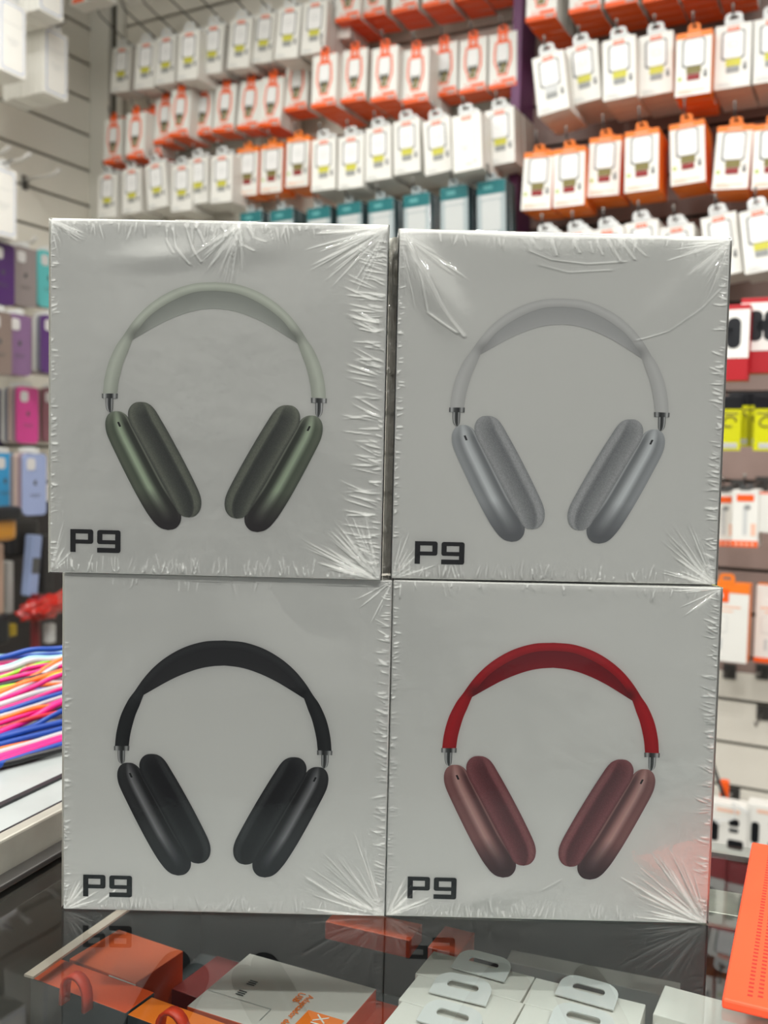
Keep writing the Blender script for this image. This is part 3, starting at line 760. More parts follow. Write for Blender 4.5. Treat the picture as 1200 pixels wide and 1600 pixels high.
def wo_box(head):
    def f(name):
        b = MB(); b.box(-.043, .043, 0, .045, -.078, .078, M_WHITE, top=M_ORANGE_R, bottom=M_ORANGE, side=M_ORANGE_R if head else M_WHITE_SIDE, bev=.001); o = b.build(name)
        q = MB()
        if head: q.box(-.043, .043, -.0006, 0, .060, .078, M_ORANGE_R)
        else: q.box(-.043, .043, -.0006, 0, -.078, -.068, M_ORANGE)
        q.build('orange_band', o)
        q = MB(); q.prism(rrect(.034, .026, .001, -.012 if head else .02, .054), -.001, -.0006, M_ORANGE); quad(q, -.016, -.006, .050, .058, M_WHITE, -.0013) if head else None
        q.build('brand_label', o)
        q = MB()
        quad(q, -.034, .028, .030, .034, M_BLUSH); quad(q, -.026, .014, .022, .025, M_BLUSH)
        for k in range(2): q.prism(rrect(.007, .022, .002, -.022+.014*k, -.042), -.0007, 0, M_LGREY)
        q.prism(rrect(.036, .034, .004, -.014, -.002), -.0006, 0, M_LGREY); q.prism(rrect(.034, .032, .004, -.014, -.002), -.0008, 0, M_WHITE)
        q.build('printed_charger', o)
        t = MB(); star_tab(t, .03, .02, .078, M_ORANGE_R if head else M_TAB); t.build('hang_tab', o)
        return o
    return f
solo('wall_charger_box', wo_box(True), 1133, 973, 122, .156, 'white box with wide orange top band, low on the wall beside the headphone boxes', 'charger box')
solo('wall_charger_box', wo_box(False), 1216, 977, 122, .156, 'white box with orange bottom edge, low on the wall at the frame edge', 'charger box')
def low_pack(seed):
    def f(name):
        b = MB(); b.box(-.042, .042, 0, .04, -.05, .05, M_WHITE, bev=.001); o = b.build(name)
        q = MB(); quad(q, -.024, .020, .034, .041, M_BLUSH)
        q.build('brand_label', o)
        q = MB(); q.prism(rrect(.015, .042, .006, -.026, -.006), -.0014, 0, M_BLK)
        q.prism(rrect(.020, .014, .005, .010, .016), -.0014, 0, M_BLK); q.prism(rrect(.030, .018, .005, .014, -.028), -.0014, 0, M_BLK); q.prism(rrect(.018, .008, .003, .010, .000), -.0014, 0, M_DGREY)
        q.build('printed_gadget', o); return o
    return f
solo('gadget_box', low_pack(1), 1138, 1296, 66, .100, 'white box printed with black gadgets, just behind the counter edge', 'gadget box', 'low gadget boxes', p=.30)
solo('gadget_box', low_pack(2), 1202, 1300, 66, .100, 'white box printed with black gadgets, behind the orange mat corner', 'gadget box', 'low gadget boxes', p=.30)
# black stick and orange tag hanging on the empty slat wall
mb = MB(); a = wallB(1112, 1190, .2); b = wallB(1138, 1264, .24)
mb.tube([a, a.lerp(b, .5), b], .004, M_BLK, 8); tag(mb.build('black_stylus'), 'black stick leaning diagonally above the low gadget boxes', 'stylus')
mb = MB(); c = wallB(1131, 1243, .22)
mb.box(-.009, .009, 0, .012, -.032, .032, M_ORANGE, bev=.003); o = mb.build('small_orange_pack'); o.location = c; o.rotation_euler = (0, 0, YAW_B); tag(o, 'small orange pack behind the black stick above the low gadget boxes', 'pack')
mb = MB(); pts = []
for i in range(40):
    t = i/39; pts.append(wallB(1112+52*t+6*math.sin(t*14), 1268+26*math.sin(t*5.5)*(.6+.4*math.cos(t*9))+8, .33))
mb.tube(pts, .0016, M_TAB, 6); tag(mb.build('white_cable'), 'thin white cable tangled in front of the low gadget boxes', 'cable')
for i, (x, y) in enumerate([(1140, 1045), (1192, 1046), (1193, 1110), (1146, 1238)]):
    c = wallB(x, y, 0)
    hook(c, NB, YAW_B, .0, [.10, .10, .16, .05][i], .01, 0, 'empty steel hook on the right slat wall, ' + ['below the orange-banded box', 'below the orange-bottomed box', 'over the cream slats', 'just above the gadget boxes'][i], 'empty hooks on the right slat wall')

# ------------------------------------------------------------------ left wall: phone accessory boxes
M_BLUEINK = mat('pale_blue_ink', (140, 164, 208), 0.5)
def phone_box_meshes():
    w, h, d = .039, .083, .020
    b = MB(); b.box(-w, w, 0, d, -h, h, M_WHITE, bev=.001)
    p = MB(); p.prism(rrect(.067, .151, .010, 0, 0), -.0004, 0, M_BLUEINK); p.prism(rrect(.063, .147, .009, 0, 0), -.0006, 0, M_WHITE)
    p.prism(rrect(.060, .040, .008, 0, .050), -.0008, 0, M_LGREY); p.prism(rrect(.0585, .0385, .008, 0, .0505), -.0010, 0, M_WHITE)
    for k in range(3): quad(p, -.020+.005*k, .020-.005*k, -.004-.006*k, -.0025-.006*k, M_LGREY, -.0010)
    t = MB(); star_tab(t, .03, .018, h, M_TAB)
    return b.mesh('box_body'), [('printed_outline', p.mesh('printed_outline')), ('hang_tab', t.mesh('hang_tab'))]
PB = phone_box_meshes()
def left_stack(cx, cy, hpx, n, H, gap, mk, label_front, label_back, cat, name, group, p=None, tiltpx=0):
    D = (CORNER-EYE).dot(-NL)
    L0 = (on_plane(cx, cy-hpx/2, CORNER, NL)-on_plane(cx, cy+hpx/2, CORNER, NL)).length
    if p is None: p = D*(1-H/L0)
    p = max(.06, min(.5, p))
    c = on_plane(cx, cy, CORNER+NL*p, NL)
    for k in range(n):
        loc = c-NL*(gap*k)
        if (loc-CORNER).dot(NL) < .02: break
        body, parts = mk(k)
        o = link(name, body); o.matrix_world = Matrix.Translation(loc+Vector((0, 0, random.uniform(-.002, .002) if k else 0))) @ Matrix.Rotation(YAW_L, 4, 'Z')
        for nm, me in (parts if k == 0 else parts[-1:]): link(nm, me, o)
        tag(o, label_front if k == 0 else label_back % ORD[k], cat, group)
    return c, p
for (cx, cy, hp, lb) in [(20, 60, 114, 'top-left corner stack'), (80, -30, 110, 'stack cut by the top edge'), (88, 100, 104, 'stack right of the corner stack'), (6, 316, 108, 'left-edge stack'), (-60, 90, 110, 'stack beyond the corner stack')]:
    if cx < -30: continue
    c, p = left_stack(cx, cy, hp, 7 if cx > 30 else 5, .166, .0215, lambda k: PB, 'white phone accessory box with blue outline, front of the '+lb, 'white phone accessory box, %s back in the '+lb, 'phone accessory box', 'white_accessory_box', 'white accessory boxes on the left wall')
    hook(c+Vector((0, 0, .094))-NL*p, NL, YAW_L, p, .03, .004, 0, 'steel hook carrying the '+lb+' of white accessory boxes', 'hooks of the left wall')
M_HOOKW = mat('pale_hook', (214, 212, 206), .35)
def empty_hook(px0, py0, px1, py1, label):
    """thick pale hook: root pixel on the wall, tip pixel"""
    a = on_plane(px0, py0, CORNER, NL)
    d = ray(px1, py1)
    # tip lies straight out from the wall
    best = None
    for k in range(10, 60):
        q = a+NL*(k*.006); v = q-EYE; x = 600+v.dot(RT)/v.dot(FW)*FPX
        if best is None or abs(x-px1) < best[0]: best = (abs(x-px1), k*.006)
    L = best[1]
    mb = MB(); mb.tube([(0,0,0),(0,-L*.5,-.002),(0,-L*.85,0),(0,-L,.012)], .006, M_HOOKW, 8)
    t = empty('display_hook', a, YAW_L); mb.build('wire_rod', t)
    q = MB(); q.box(-.010, .010, -.004, 0, -.030, .010, M_STEEL_D, bev=.001); q.build('wall_plate', t)
    tag(t, label, 'display hook', 'bare hooks on the left slat wall')
empty_hook(-40, 262, 48, 247, 'bare pale hook on the left slat wall, middle of the bare three')
empty_hook(-60, 250, 14, 245, 'bare pale hook on the left slat wall, cut by the frame edge')
empty_hook(38, 280, 92, 272, 'bare pale hook on the left slat wall, furthest right of the bare three')
empty_hook(8, 383, 56, 380, 'bare pale hook just above the top row of phone cases')
# box high in the corner
def corner_box(name):
    b = MB(); b.box(-.06, .06, 0, .05, -.05, .05, M_WHITE, bev=.002); o = b.build(name)
    q = MB(); quad(q, -.052, -.012, -.047, -.036, M_ORANGE); q.build('orange_logo_strip', o)
    q = MB(); q.prism(rrect(.04, .03, .01, .018, -.032), -.001, 0, M_BLK); q.build('printed_device', o); return o
solo('white_gadget_box', corner_box, 136, -28, 86, .10, 'white box with orange logo strip high in the corner', 'gadget box', p=.32)
solo('white_gadget_box', corner_box, 216, -40, 90, .10, 'white box at the top edge right of the corner box', 'gadget box', p=.28)

# ------------------------------------------------------------------ left wall: phone cases
def case_meshes(rgb, key):
    m = mat('case_'+key, rgb, .4, coat=.2)
    mi = mat('case_inner', (205, 203, 200), .5)
    w, h = .036, .076
    b = MB(); b.prism(rrect(2*w, 2*h, .012), 0, .0065, m); b.prism(rrect(2*w-.004, 2*h-.004, .011), .0065, .0085, mi)
    p = MB(); p.prism(rrect(.032, .034, .009, -.014, .050), -.0010, 0, m); p.prism(rrect(.027, .029, .008, -.014, .050), -.0013, 0, mi)
    q = MB(); q.prism([(.0055*math.cos(a)*(1-.18*math.cos(2*a)), .004+.0062*math.sin(a)) for a in [i*math.pi/8 for i in range(16)]], -.0006, 0, M_DGREY)
    q.prism([(.001, .011), (.0035, .014), (.0028, .0115)], -.0006, 0, M_DGREY)
    quad(q, -.017, .017, -.026, -.0245, M_DGREY, -.0005); quad(q, -.013, .013, -.031, -.0298, M_DGREY, -.0005)
    t = MB(); star_tab(t, .022, .014, h, M_TAB)
    return b.mesh('case_shell'), [('camera_opening', p.mesh('camera_opening')), ('printed_logo', q.mesh('printed_logo')), ('hang_tab', t.mesh('hang_tab'))]
CASES = [(5, 428, 96, 'purple', (76, 40, 100), 'top', 'at the frame edge', 4), (40, 433, 92, 'grey', (142, 132, 130), 'top', 'between the purple and teal cases', 4), (76, 437, 88, 'teal', (92, 186, 186), 'top', 'beside the green headphone box', 3),
 (0, 536, 99, 'brown', (128, 112, 104), 'second', 'at the frame edge', 3), (31, 539, 95, 'mauve', (128, 96, 134), 'second', 'right of the brown case', 4), (82, 539, 90, 'violet', (84, 42, 112), 'second', 'beside the green headphone box', 5),
 (-8, 651, 84, 'indigo', (56, 42, 84), 'third', 'at the frame edge', 4), (44, 649, 88, 'pink', (206, 58, 140), 'third', 'in the middle', 5), (82, 649, 84, 'dusky red', (136, 84, 96), 'third', 'beside the green headphone box', 3),
 (8, 754, 92, 'bright blue', (40, 148, 202), 'fourth', 'at the frame edge', 3), (55, 757, 96, 'lavender', (148, 162, 200), 'fourth', 'beside the green headphone box', 4)]
STK = [(200, 200, 196), (150, 130, 140), (190, 170, 160), (120, 120, 130)]
for (cx, cy, hp, cn, rgb, row, where, n) in CASES:
    key = cn.replace(' ', '_')
    fr = case_meshes(rgb, key); alt = [case_meshes(STK[k], 'stack%d' % k) for k in range(4)]
    left_stack(cx, cy, hp, n, .152, .014, lambda k, fr=fr, alt=alt: fr if k == 0 else alt[(k+len(cn)) % 4],
        '%s phone case in the %s row, %s' % (cn, row, where), 'phone case %s back behind the '+cn+' one in the '+row+' row', 'phone case', 'phone_case', 'phone cases hanging on the left wall')
# lower left clutter: shelf with dark goods
M_DARK = mat('dark_plastic', (34, 33, 34), .4)
M_AMBER = mat('amber_plastic', (190, 128, 18), .3, coat=.5)
def at_w(px, py, p): return on_plane(px, py, CORNER+NL*p, NL)
def rot_box(name, px, py, p, w, h, d, m, label, cat, tilt=0, bev=.004, extra=None):
    mb = MB(); mb.box(-w/2, w/2, 0, d, -h/2, h/2, m, bev=bev); o = mb.build(name)
    o.matrix_world = Matrix.Translation(at_w(px, py, p)) @ Matrix.Rotation(YAW_L, 4, 'Z') @ Matrix.Rotation(tilt, 4, 'Y')
    tag(o, label, cat)
    if extra: extra(o)
    return o
M_DWALL = mat('dark_display_panel', (46, 42, 42), .6)
o = rot_box('display_rack_panel', 20, 930, .14, .6, .50, .02, M_DWALL, 'dark back panel of the low display rack below the phone cases', 'rack panel', bev=.002)
def amb(o):
    q = MB(); q.box(-.05, .05, -.02, .04, .012, .045, M_BLK, bev=.012); q.build('black_lid', o)
rot_box('amber_storage_case', 2, 822, .42, .10, .075, .05, M_AMBER, 'amber translucent case with black lid below the bright blue case', 'storage case', bev=.014, extra=amb)
def pale(o):
    q = MB(); quad(q, -.012, .012, -.02, .02, M_DGREY); q.build('printed_label', o)
rot_box('pale_blue_box', 56, 884, .33, .030, .155, .03, mat('pale_blue_box', (140, 156, 192), .4), 'narrow pale blue box leaning below the lavender phone case', 'box', tilt=.10, extra=pale)
rot_box('grey_slim_box', 17, 918, .33, .020, .13, .03, mat('grey_box', (150, 150, 146), .4), 'slim grey box standing left of the pale blue box', 'box')
rot_box('beige_slim_box', 2, 905, .34, .018, .17, .03, mat('beige_box', (176, 150, 132), .4), 'slim beige box at the frame edge below the amber case', 'box')
rot_box('black_speaker', 4, 985, .38, .05, .07, .05, M_BLK, 'small black gadget at the frame edge above the cables', 'gadget', bev=.01)
rot_box('yellow_tag_box', 22, 985, .36, .022, .03, .02, mat('ochre_box', (176, 150, 40), .4), 'small ochre box right of the black gadget above the cables', 'box')
rot_box('red_slim_box', 60, 978, .36, .018, .16, .02, mat('dark_red_box', (110, 30, 34), .3), 'slim dark red box under the red plastic bag', 'box')
rot_box('white_label_box', 82, 990, .36, .026, .05, .02, M_LGREY, 'small pale box between dark red box and headphone box', 'box')
rot_box('black_slim_box', 76, 880, .30, .034, .15, .03, M_DARK, 'black box standing right of the pale blue box', 'box')
rot_box('black_pouch', 40, 840, .25, .10, .10, .04, M_DARK, 'black pouch in shadow below the lavender case', 'pouch', bev=.012)
# red plastic bag
me = bpy.data.meshes.new('red_plastic_bag'); bm = bmesh.new(); bmesh.ops.create_icosphere(bm, subdivisions=4, radius=1)
for v in bm.verts:
    n_ = noise.noise(v.co*3.3)*.45+noise.noise(v.co*9)*.3
    v.co = Vector((v.co.x*.078*(1+n_), v.co.y*.03*(1+n_), (v.co.z*.026+v.co.x*.010)*(1+n_)))
for f in bm.faces: f.smooth = True
bm.to_mesh(me); bm.free(); me.materials.append(mat('red_bag', (180, 28, 14), .22, coat=.8))
o = link('red_plastic_bag', me); o.matrix_world = Matrix.Translation(at_w(72, 948, .40)) @ Matrix.Rotation(YAW_L, 4, 'Z'); tag(o, 'crumpled glossy red plastic bag above the coloured cables', 'plastic bag')

# ------------------------------------------------------------------ counter
CA = math.radians(19.5)
RD1 = Vector((math.sin(CA), math.cos(CA), 0)); RD2 = Vector((math.cos(CA), -math.sin(CA), 0))
YAW_C = -CA      # local x = RD2, local y = RD1
Q0 = on_z(94, 1322, 0)                       # a point at the foot of the rail
FARP = on_z(1112, 1316, 0)                   # far edge of the glass, right of the boxes
s_far = (FARP-Q0).dot(RD1)
def cpt(a, b, z=0): return Q0+RD2*a+RD1*b+Vector((0, 0, z))
M_ALU = mat('aluminium_rail', (196, 194, 182), .38, metal=.55, noise_amt=.12, noise_scale=30)
M_ALU2 = mat('aluminium_worn', (170, 168, 156), .42, metal=.4, noise_amt=.2, noise_scale=60)
M_SLATE = mat('slate_interior', (56, 64, 66), .6, noise_amt=.1, noise_scale=12)
LX = 1.0
cnt = empty('glass_display_counter', cpt(0, 0, 0), YAW_C)
tag(cnt, 'glass-topped display counter with aluminium rails under the headphone boxes', 'display counter')
M_GLB = bpy.data.materials.new('glass_underside'); M_GLB.use_nodes = True; _t = M_GLB.node_tree; _t.nodes.clear()
_o = _t.nodes.new('ShaderNodeOutputMaterial'); _b = _t.nodes.new('ShaderNodeBsdfTransparent'); _b.inputs['Color'].default_value = (.97, .99, .98, 1); _t.links.new(_b.outputs[0], _o.inputs['Surface'])
mb = MB(); mb.box(0, LX, -.62, s_far, -.006, 0, M_GLB, top=GLASS, bev=0); mb.build('glass_top', cnt)
mb = MB(); mb.box(0.0, LX, -.62, s_far, -.93, -.92+.3, M_SLATE); mb.box(0, LX, s_far-.01, s_far, -.62, -.007, M_SLATE)
mb.box(0, .01, -.62, s_far, -.62, -.007, M_SLATE); mb.box(LX-.01, LX, -.62, s_far, -.62, -.007, M_SLATE); mb.box(0, LX, -.62, -.61, -.62, -.007, M_SLATE)
mb.build('case_body', cnt)
mb = MB(); mb.box(.01, LX-.01, -.60, s_far-.01, -.162, -.155, mat('shelf_board', (128, 136, 138), .5, noise_amt=.25, noise_scale=9)); mb.build('inner_shelf', cnt)
# cross rail under the glass, behind the boxes
b0 = (on_z(1105, 1425, -.007)-Q0).dot(RD1); b1 = (on_z(1105, 1388, -.007)-Q0).dot(RD1)
mb = MB(); mb.box(.02, LX, b0, b1, -.016, -.0065, M_ALU2, bev=.001); mb.build('cross_rail', cnt)
mb = MB(); mb.box(-.010, 0, -.7, s_far+.12, -.93, .0245, M_ALU, bev=.0015); mb.box(-.018, -.010, -.7, s_far+.12, -.93, .0205, M_BLK)
mb.build('side_rail', cnt)
mb = MB(); mb.box(0, .012, -.62, s_far, 0, .004, M_STEEL_D, bev=.001); mb.build('glass_stop', cnt)
# neighbouring counter to the left
M_PALE = mat('pale_laminate', (176, 182, 180), .3, noise_amt=.12, noise_scale=14)
side = empty('side_counter', cpt(0, 0, 0), YAW_C); tag(side, 'pale-topped side counter beyond the aluminium rail, carrying the cables', 'counter')
mb = MB(); mb.box(-.75, -.0185, -.7, .36, .008, .0195, M_PALE, bev=.001); mb.build('counter_top', side)
mb = MB(); mb.box(-.75, -.02, -.7, .36, -.95, .008, M_PALE); mb.build('cabinet', side)
mb = MB(); mb.box(-.052, -.047, -.7, .36, .0195, .0215, M_BLK); mb.build('black_edging', side)

# goods in the case
def inz(px, py, z): return on_z(px, py, z)
def slab(name, corners_px, z, hgt, m_top, m_side, label, cat, group=None, front=None, bev=.0006):
    """box whose top face has the given three pixel corners at height z: origin, along u, along v"""
    o, a, b = [inz(x, y, z) for x, y in corners_px]
    u = (a-o); lu = u.length; u.normalize(); n = Vector((-u.y, u.x, 0))
    lv = (b-o).dot(n)
    yaw = math.atan2(u.y, u.x)
    mb = MB(); y0, y1 = sorted((0, lv))
    mb.box(0, lu, y0, y1, -hgt, 0, m_side, top=m_top, front=front, bev=bev)
    ob = mb.build(name); ob.location = o; ob.rotation_euler = (0, 0, yaw); tag(ob, label, cat, group)
    return ob, lu, (y0, y1)
SH = -.155
M_OPACK = mat('case_orange_pack', (226, 84, 30), .4)
M_OTOP = mat('case_orange_top', (214, 92, 40), .4)
M_CREAM = mat('cream_edging', (222, 206, 190), .5)
# cream shelf edging strip running away from the viewer
zc = -.05
a = inz(45, 1524, zc); b = inz(182, 1428, zc); d = (b-a); L = d.length
mb = MB(); mb.box(0, L*2.2, -.0035, .0035, -.0015, 0, M_CREAM); o = mb.build('cream_divider_strip'); o.location = a; o.rotation_euler = (0, 0, math.atan2(d.y, d.x)); tag(o, 'narrow cream divider strip beside the orange packs inside the counter', 'divider strip')
o, lu, yy = slab('orange_gadget_box', [(108, 1498), (212, 1536), (150, 1440)], -.065, .088, M_OTOP, M_OPACK, 'large orange box behind the orange pack row inside the counter', 'gadget box')
q = MB(); q.box(lu-.022, lu, -.0004, 0, -.016, -.001, M_WHITE); q.build('white_flap', o)
row = [((47,1527),(196,1583),(112,1504)), ((199,1585),(345,1640),(222,1552))]
for i, (p0, p1, p2) in enumerate(row):
    o, lu, yy = slab('orange_hanging_pack', [p0, p1, p2], -.06, .095, M_ORANGE_R if i else M_OPACK, M_SLATE, ['orange-topped pack beside the cream strip inside the counter', 'brighter orange-topped pack at the bottom edge inside the counter'][i], 'pack', 'orange-topped packs in the counter')
    mbt = MB(); pts = [(lu*.55+.010*math.cos(t_)*.9, -.002, .004+.011*math.sin(t_)) for t_ in [k*math.pi/8 for k in range(9)]]
    pts = [(lu*.55-.010, -.0045, -.004)]+[(lu*.55-.010*math.cos(t_), -.004, .004+.012*math.sin(t_)) for t_ in [k*math.pi/8 for k in range(9)]]+[(lu*.55+.010, -.004, -.004)]
    rings = []
    for k, pnt in enumerate(pts):
        mbt.v += [(pnt[0], pnt[1]-.0035, pnt[2]), (pnt[0], pnt[1]+.0035, pnt[2])]
    for k in range(len(pts)-1):
        mbt.f.append((2*k, 2*k+1, 2*k+3, 2*k+2)); mbt.mi.append(0); mbt.smooth.append(True)
    mbt.mats = [mat('red_orange_loop', (226, 66, 36), .4)]
    lo = mbt.build('hanging_loop', o); sm = lo.modifiers.new('thick', 'SOLIDIFY'); sm.thickness = .0022
# pale box in the middle with writing
o, lu, yy = slab('pale_adaptor_box', [(292, 1572), (506, 1640), (364, 1482)], -.062, .092, mat('pale_card', (206, 202, 194), .5), M_OPACK, 'pale adaptor box with orange corner label and grey drawing inside the counter', 'adaptor box')
q = MB(); v0, v1 = yy
q.prism([(x, y) for x, y in [(0,0),(1,0),(1,1),(0,1)]], 0, 0, M_WHITE) if False else None
def top_quad(mb, x0, x1, y0, y1, m, z=.0005):
    mb.face([(x0, y0, z), (x1, y0, z), (x1, y1, z), (x0, y1, z)], m)
top_quad(q, lu*.72, lu*.98, v1*.02, v1*.42, M_ORANGE_R); q.build('orange_label', o)
q = MB()
for k in range(3): top_quad(q, lu*.20, lu*.26, v1*(.52+.03*k), v1*(.535+.03*k), M_DGREY)
for k in range(3): top_quad(q, lu*.20, lu*.26, v1*(.34+.03*k), v1*(.355+.03*k), M_DGREY)
top_quad(q, lu*.02, lu*.5, v1*.28, v1*.285, M_GREYINK); top_quad(q, lu*.5, lu*.505, v1*.1, v1*.285, M_GREYINK)
q.build('printed_drawing', o)
def flat_text(parent, text, size, x, y, m, rot=math.pi, name='lettering'):
    t = link(name, text_mesh(name, text, size, m, .0001), parent); t.location = (x, y, .0008); t.rotation_euler = (0, 0, rot); return t
flat_text(o, 'XMAX', .011, lu*.80, v1*.40, M_WHITE, -math.pi*.5)
flat_text(o, 'Adaptador de\nUSB', .006, lu*.64, v1*.62, M_ORANGE_R, -math.pi*.5)
slab('red_brown_pack', [(520, 1600), (612, 1628), (536, 1547)], -.075, .08, mat('rust_pack', (186, 72, 44), .4), mat('rust_pack', (186, 72, 44), .4), 'rust-orange pack between the pale adaptor box and the tabbed white packs', 'pack')
slab('dark_red_pack', [(268, 1545), (345, 1572), (300, 1480)], -.085, .06, mat('maroon_pack', (128, 40, 36), .4), mat('maroon_pack', (128, 40, 36), .4), 'dark red pack behind the pale adaptor box inside the counter', 'pack')
slab('orange_far_pack', [(508, 1440), (640, 1470), (560, 1422)], -.05, .012, M_OPACK, M_OPACK, 'orange pack glimpsed under the left headphone stack edge', 'pack')
slab('orange_round_pack', [(668, 1480), (716, 1492), (670, 1440)], -.05, .02, M_OPACK, M_OPACK, 'orange pack just behind the tabbed white packs', 'pack')
# tabbed white packs: rows of thin packs standing, tabs folded over the tops
M_WTOP = mat('white_board_top', (232, 230, 222), .5, noise_amt=.03, noise_scale=30)
def tabbed_row(p0, p1, back_px, n, thick, names, z, rowname):
    """p0,p1: far-left and far-right top pixel corners; packs step towards the viewer"""
    o0 = inz(*p0, z); o1 = inz(*p1, z); u = (o1-o0); lu = u.length; u.normalize()
    bk = inz(*back_px, z); dirv = (bk-o0).normalized(); u = (u*.6+Vector((-dirv.y, dirv.x, 0))*.4).normalized(); nrm = Vector((u.y, -u.x, 0))
    for k in range(n):
        org = o0+nrm*(thick*(k+1)); sh = dirv.dot(u)/max(.2, dirv.dot(nrm))*thick*(k+1)*.8
        org = org+u*sh
        yaw = math.atan2(u.y, u.x)
        mb = MB(); mb.box(0, lu, 0.0002, thick-.0002, -.093, 0, M_WTOP, bev=.0005)
        ob = mb.build('tabbed_white_pack'); ob.location = org; ob.rotation_euler = (0, 0, yaw)
        t = MB(); star_tab(t, .034, .020, 0, M_TAB, t=.0008)
        tb = t.build('hang_tab', ob); tb.location = (lu*.5+names[1][k % len(names[1])], thick*.45, .0012); tb.rotation_euler = (math.radians(-80), 0, random.uniform(-.05, .05))
        tag(ob, names[0] % ORD[k], 'pack', 'tabbed white packs in the '+rowname)
tabbed_row((672,1484), (826,1530), (600,1605), 4, .030, ('white pack with clear hang tab in left row of counter, %s from the back', [.002, -.002, .0, .003, 0]), -.045, 'left row')
tabbed_row((833,1526), (1003,1572), (805,1600), 3, .030, ('white pack with clear hang tab in right row of counter, %s from the back', [.0, .002, .0]), -.045, 'right row')
slab('long_white_box', [(1020, 1584), (1240, 1646), (1028, 1536)], -.040, .11, M_WTOP, M_WTOP, 'long white box beside the tabbed packs under the orange mat edge', 'box')
slab('orange_lined_white_box', [(1010, 1640), (1230, 1700), (1018, 1592)], -.045, .10, M_WTOP, M_BLUSH, 'white box with pinkish side at the bottom right inside the counter', 'box')
slab('pale_back_box', [(790, 1502), (1060, 1560), (800, 1480)], -.10, .05, mat('pale_card2', (170, 168, 160), .5), M_LGREY, 'pale box lying behind the tabbed white packs', 'box')

# perforated orange mat
a = on_z(1128, 1560, .0056); b = on_z(1175, 1315, .0056)
d = (b-a); L = d.length; yaw = math.atan2(d.y, d.x)-math.pi/2
mb = MB(); Wm = .11
M_MAT = mat('orange_silicone', (250, 82, 42), .5, noise_amt=.03, noise_scale=80); M_SLOT = mat('mat_perforation', (168, 40, 22), .7)
mb.box(0, Wm, 0, L, -.0052, 0, M_MAT, bev=.0012)
o = mb.build('perforated_orange_mat'); o.location = a; o.rotation_euler = (0, 0, yaw); tag(o, 'orange perforated silicone mat lying on the glass right of the headphone boxes', 'mat')
mb = MB()
for col in range(13):
    x = .0110+.0047*col
    for r in range(int((L-.016)/.0041)):
        y = .008+r*.0041+(.0012 if col % 2 else 0)
        mb.face([(x, y, .00008), (x+.0024, y, .00008), (x+.0024, y+.0019, .00008), (x, y+.0019, .00008)], M_SLOT)
mb.build('perforations', o)

# ------------------------------------------------------------------ cables
CCOL = {'blue': (8, 66, 158), 'white': (186, 184, 186), 'magenta': (222, 16, 124), 'orange': (246, 112, 26), 'black': (26, 26, 28), 'green': (150, 220, 50), 'teal': (160, 214, 220), 'red': (190, 20, 40)}
STR = [('blue',75,35,3.0,-14),('teal',118,70,2.4,-20),('white',130,78,3.0,-18),('magenta',150,96,2.2,-8),('green',158,75,2.2,-4),('magenta',170,110,2.6,0),('black',190,128,2.6,0),('orange',222,84,3.2,8),
 ('green',200,140,2.2,6),('orange',214,130,2.8,0),('white',240,102,3.0,10),('magenta',250,146,2.8,4),('white',272,196,3.4,-4),('magenta',292,205,2.6,2),('blue',304,226,3.2,-2),('white',318,240,2.2,2),('orange',330,268,2.4,-10),
 ('magenta',386,264,3.4,6),('magenta',348,255,2.4,4),('blue',404,300,3.0,14),('red',372,300,2.6,-6),('blue',410,345,3.4,-2),('blue',438,374,3.4,0),('orange',455,400,2.2,0),('white',470,395,3.4,2),
 ('magenta',492,415,3.0,2),('magenta',516,430,3.6,2),('magenta',548,460,3.8,2),('blue',566,494,3.4,4),('magenta',535,448,3.4,0),('white',556,510,2.0,4),('black',566,536,3.2,-6)]
seen = {}
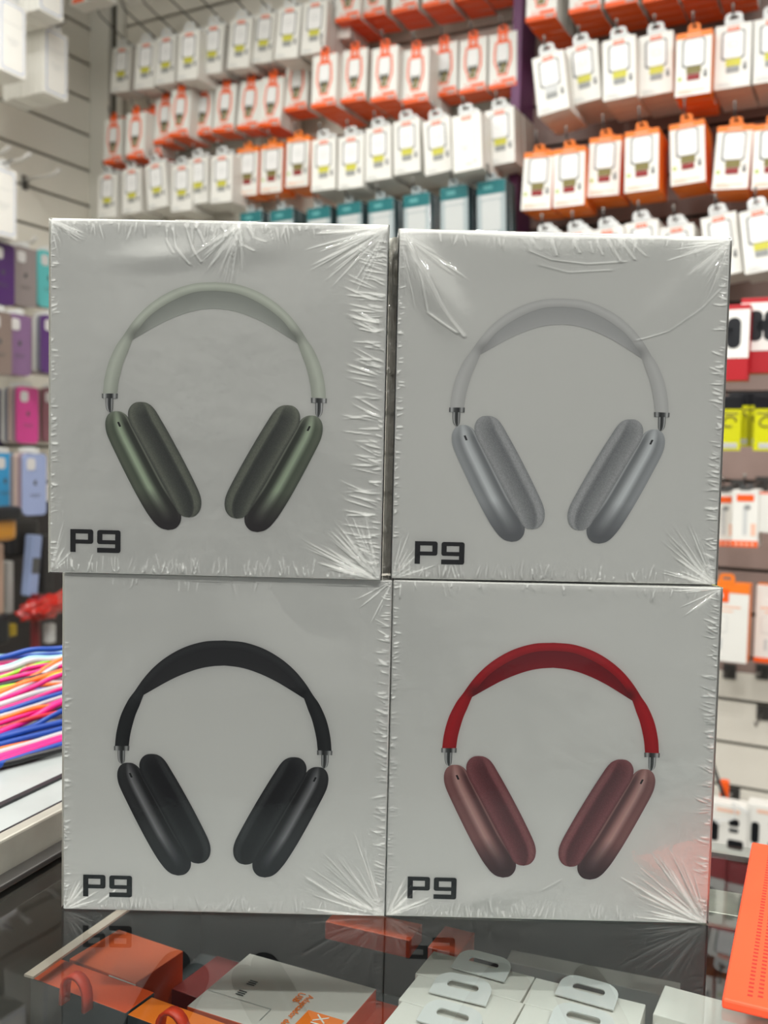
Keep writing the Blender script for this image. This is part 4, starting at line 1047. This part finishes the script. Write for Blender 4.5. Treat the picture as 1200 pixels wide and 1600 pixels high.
for i, (cn, y0, y1, r_, bow) in enumerate(STR):
    ya, yb = 1000+y0/2.667, 1000+y1/2.667
    dep = lambda yy: .732+(1212-yy)/200*.14
    pa, pb = at_y(0, ya, dep(ya)-.016), at_y(94, yb, dep(yb)+.016)
    rr = r_*.78/1500*1.6
    d = (pb-pa); pm = (pa+pb)/2; pm.z -= bow/2.667*.8/1500*1.0
    for p_ in (pa, pm, pb): p_.z = max(p_.z, .0215+rr)
    hd = Vector((d.x, d.y, 0)); L = hd.length; hd.normalize(); sd = Vector((-hd.y, hd.x, 0))
    bk = .10+.05*((i*37) % 10)/10
    slope = max(-.25, min(.25, d.z/L))
    e0 = pa-hd*(.05+.02*(i % 4)); e0.z = max(.0215+rr, pa.z-slope*.05)
    e1 = pb+hd*(.05+.02*(i % 3)); e1.z = max(.0215+rr, pb.z+slope*.03)
    e1.z = min(e1.z, .12)
    ctrl = [pa, pm, pb, e1, e1+hd*.035+sd*bk*.35, e1+sd*bk*.8-hd*.01, (pm+sd*bk), e0+sd*bk*.8+hd*.01, e0-hd*.035+sd*bk*.35, e0]
    for q in ctrl[4:9]: q.z = max(.0215+rr, (pa.z+pb.z)/2*.55+.012)
    n = len(ctrl); pts = []
    for k in range(n):
        A, B_1, C_1, D_1 = ctrl[k-1], ctrl[k], ctrl[(k+1) % n], ctrl[(k+2) % n]
        for t in [j/9 for j in range(9)]:
            q = .5*((2*B_1)+(C_1-A)*t+(2*A-5*B_1+4*C_1-D_1)*t*t+(-A+3*B_1-3*C_1+D_1)*t**3)
            q.z = max(q.z, .0200+rr); pts.append(q)
    pts.append(pts[0].copy())
    mb = MB(); mb.tube(pts, rr, mat('cable_'+cn, CCOL[cn], .42), 10, cap=False)
    o = mb.build('charging_cable', fix=False)
    seen[cn] = seen.get(cn, 0)+1
    tot = sum(1 for s_ in STR if s_[0] == cn)
    lab = ('%s cable in the coiled cable pile, %s %s strand from the top' % (cn, ORD[seen[cn]-1], cn)) if tot > 1 else '%s cable in the coiled pile, only one of its colour' % cn
    tag(o, lab, 'cable', 'coloured cables coiled on the side counter')

# ------------------------------------------------------------------ light
M_CEIL = mat('ceiling_board', (236, 236, 232), .7)
mb = MB(); mb.box(-3.5, 3.5, -1.6, 5, CEIL, CEIL+.03, M_CEIL); tag(mb.build('ceiling'), kind='structure')
w = bpy.data.worlds.new('shop_light'); sc.world = w; w.use_nodes = True
bg = w.node_tree.nodes['Background']; bg.inputs[0].default_value = (.97, .98, 1.0, 1); bg.inputs[1].default_value = 0.20
def area(name, loc, rot, sx, sy, power, col=(1, .985, .96)):
    l = bpy.data.lights.new(name, 'AREA'); l.shape = 'RECTANGLE'; l.size = sx; l.size_y = sy; l.energy = power; l.color = col
    o = bpy.data.objects.new(name, l); C.objects.link(o); o.location = loc; o.rotation_euler = rot
    return o
cy = 1.60
# unseen battens: a downward face, plus an upward face added to brighten the ceiling
def unseen_batten(name, x, y, yaw, length, power, tilt=0, up=.25):
    area(name, (x, y, cy), (tilt, 0, yaw), length, .07, power)
    area(name+'_added_uplight', (x, y, cy+.02), (math.pi, 0, yaw), length, .07, power*up)
unseen_batten('unseen_batten_wall', .25, 1.25, YAW_B, 2.6, 29, math.radians(-12), .35)
unseen_batten('unseen_batten_left', -.9, 1.5, YAW_L, 1.2, 2.5, 0, 1.2)
# unseen disc lamps added for film glints and fill on the box fronts
for iy, y in enumerate((-1.7, -.95, -.3, .28)):
    for ix, x in enumerate((-1.45, -.55, .3, 1.2)):
        l = bpy.data.lights.new('glint_fill_light', 'AREA'); l.shape = 'DISK'; l.size = .085; l.energy = (15, 13, 7.5, 3.2)[iy]; l.color = (1, .985, .96)
        o = bpy.data.objects.new('glint_fill_light', l); C.objects.link(o); o.location = (x+(.2 if iy % 2 else 0), y, CEIL-.012)

sc.view_settings.view_transform = 'Standard'; sc.view_settings.look = 'None'
sc.view_settings.gamma = 1; sc.view_settings.use_curve_mapping = False
sc.view_settings.exposure = 0.0
sc.cycles.transparent_max_bounces = 24; sc.cycles.max_bounces = 8
sc.cycles.use_denoising = True
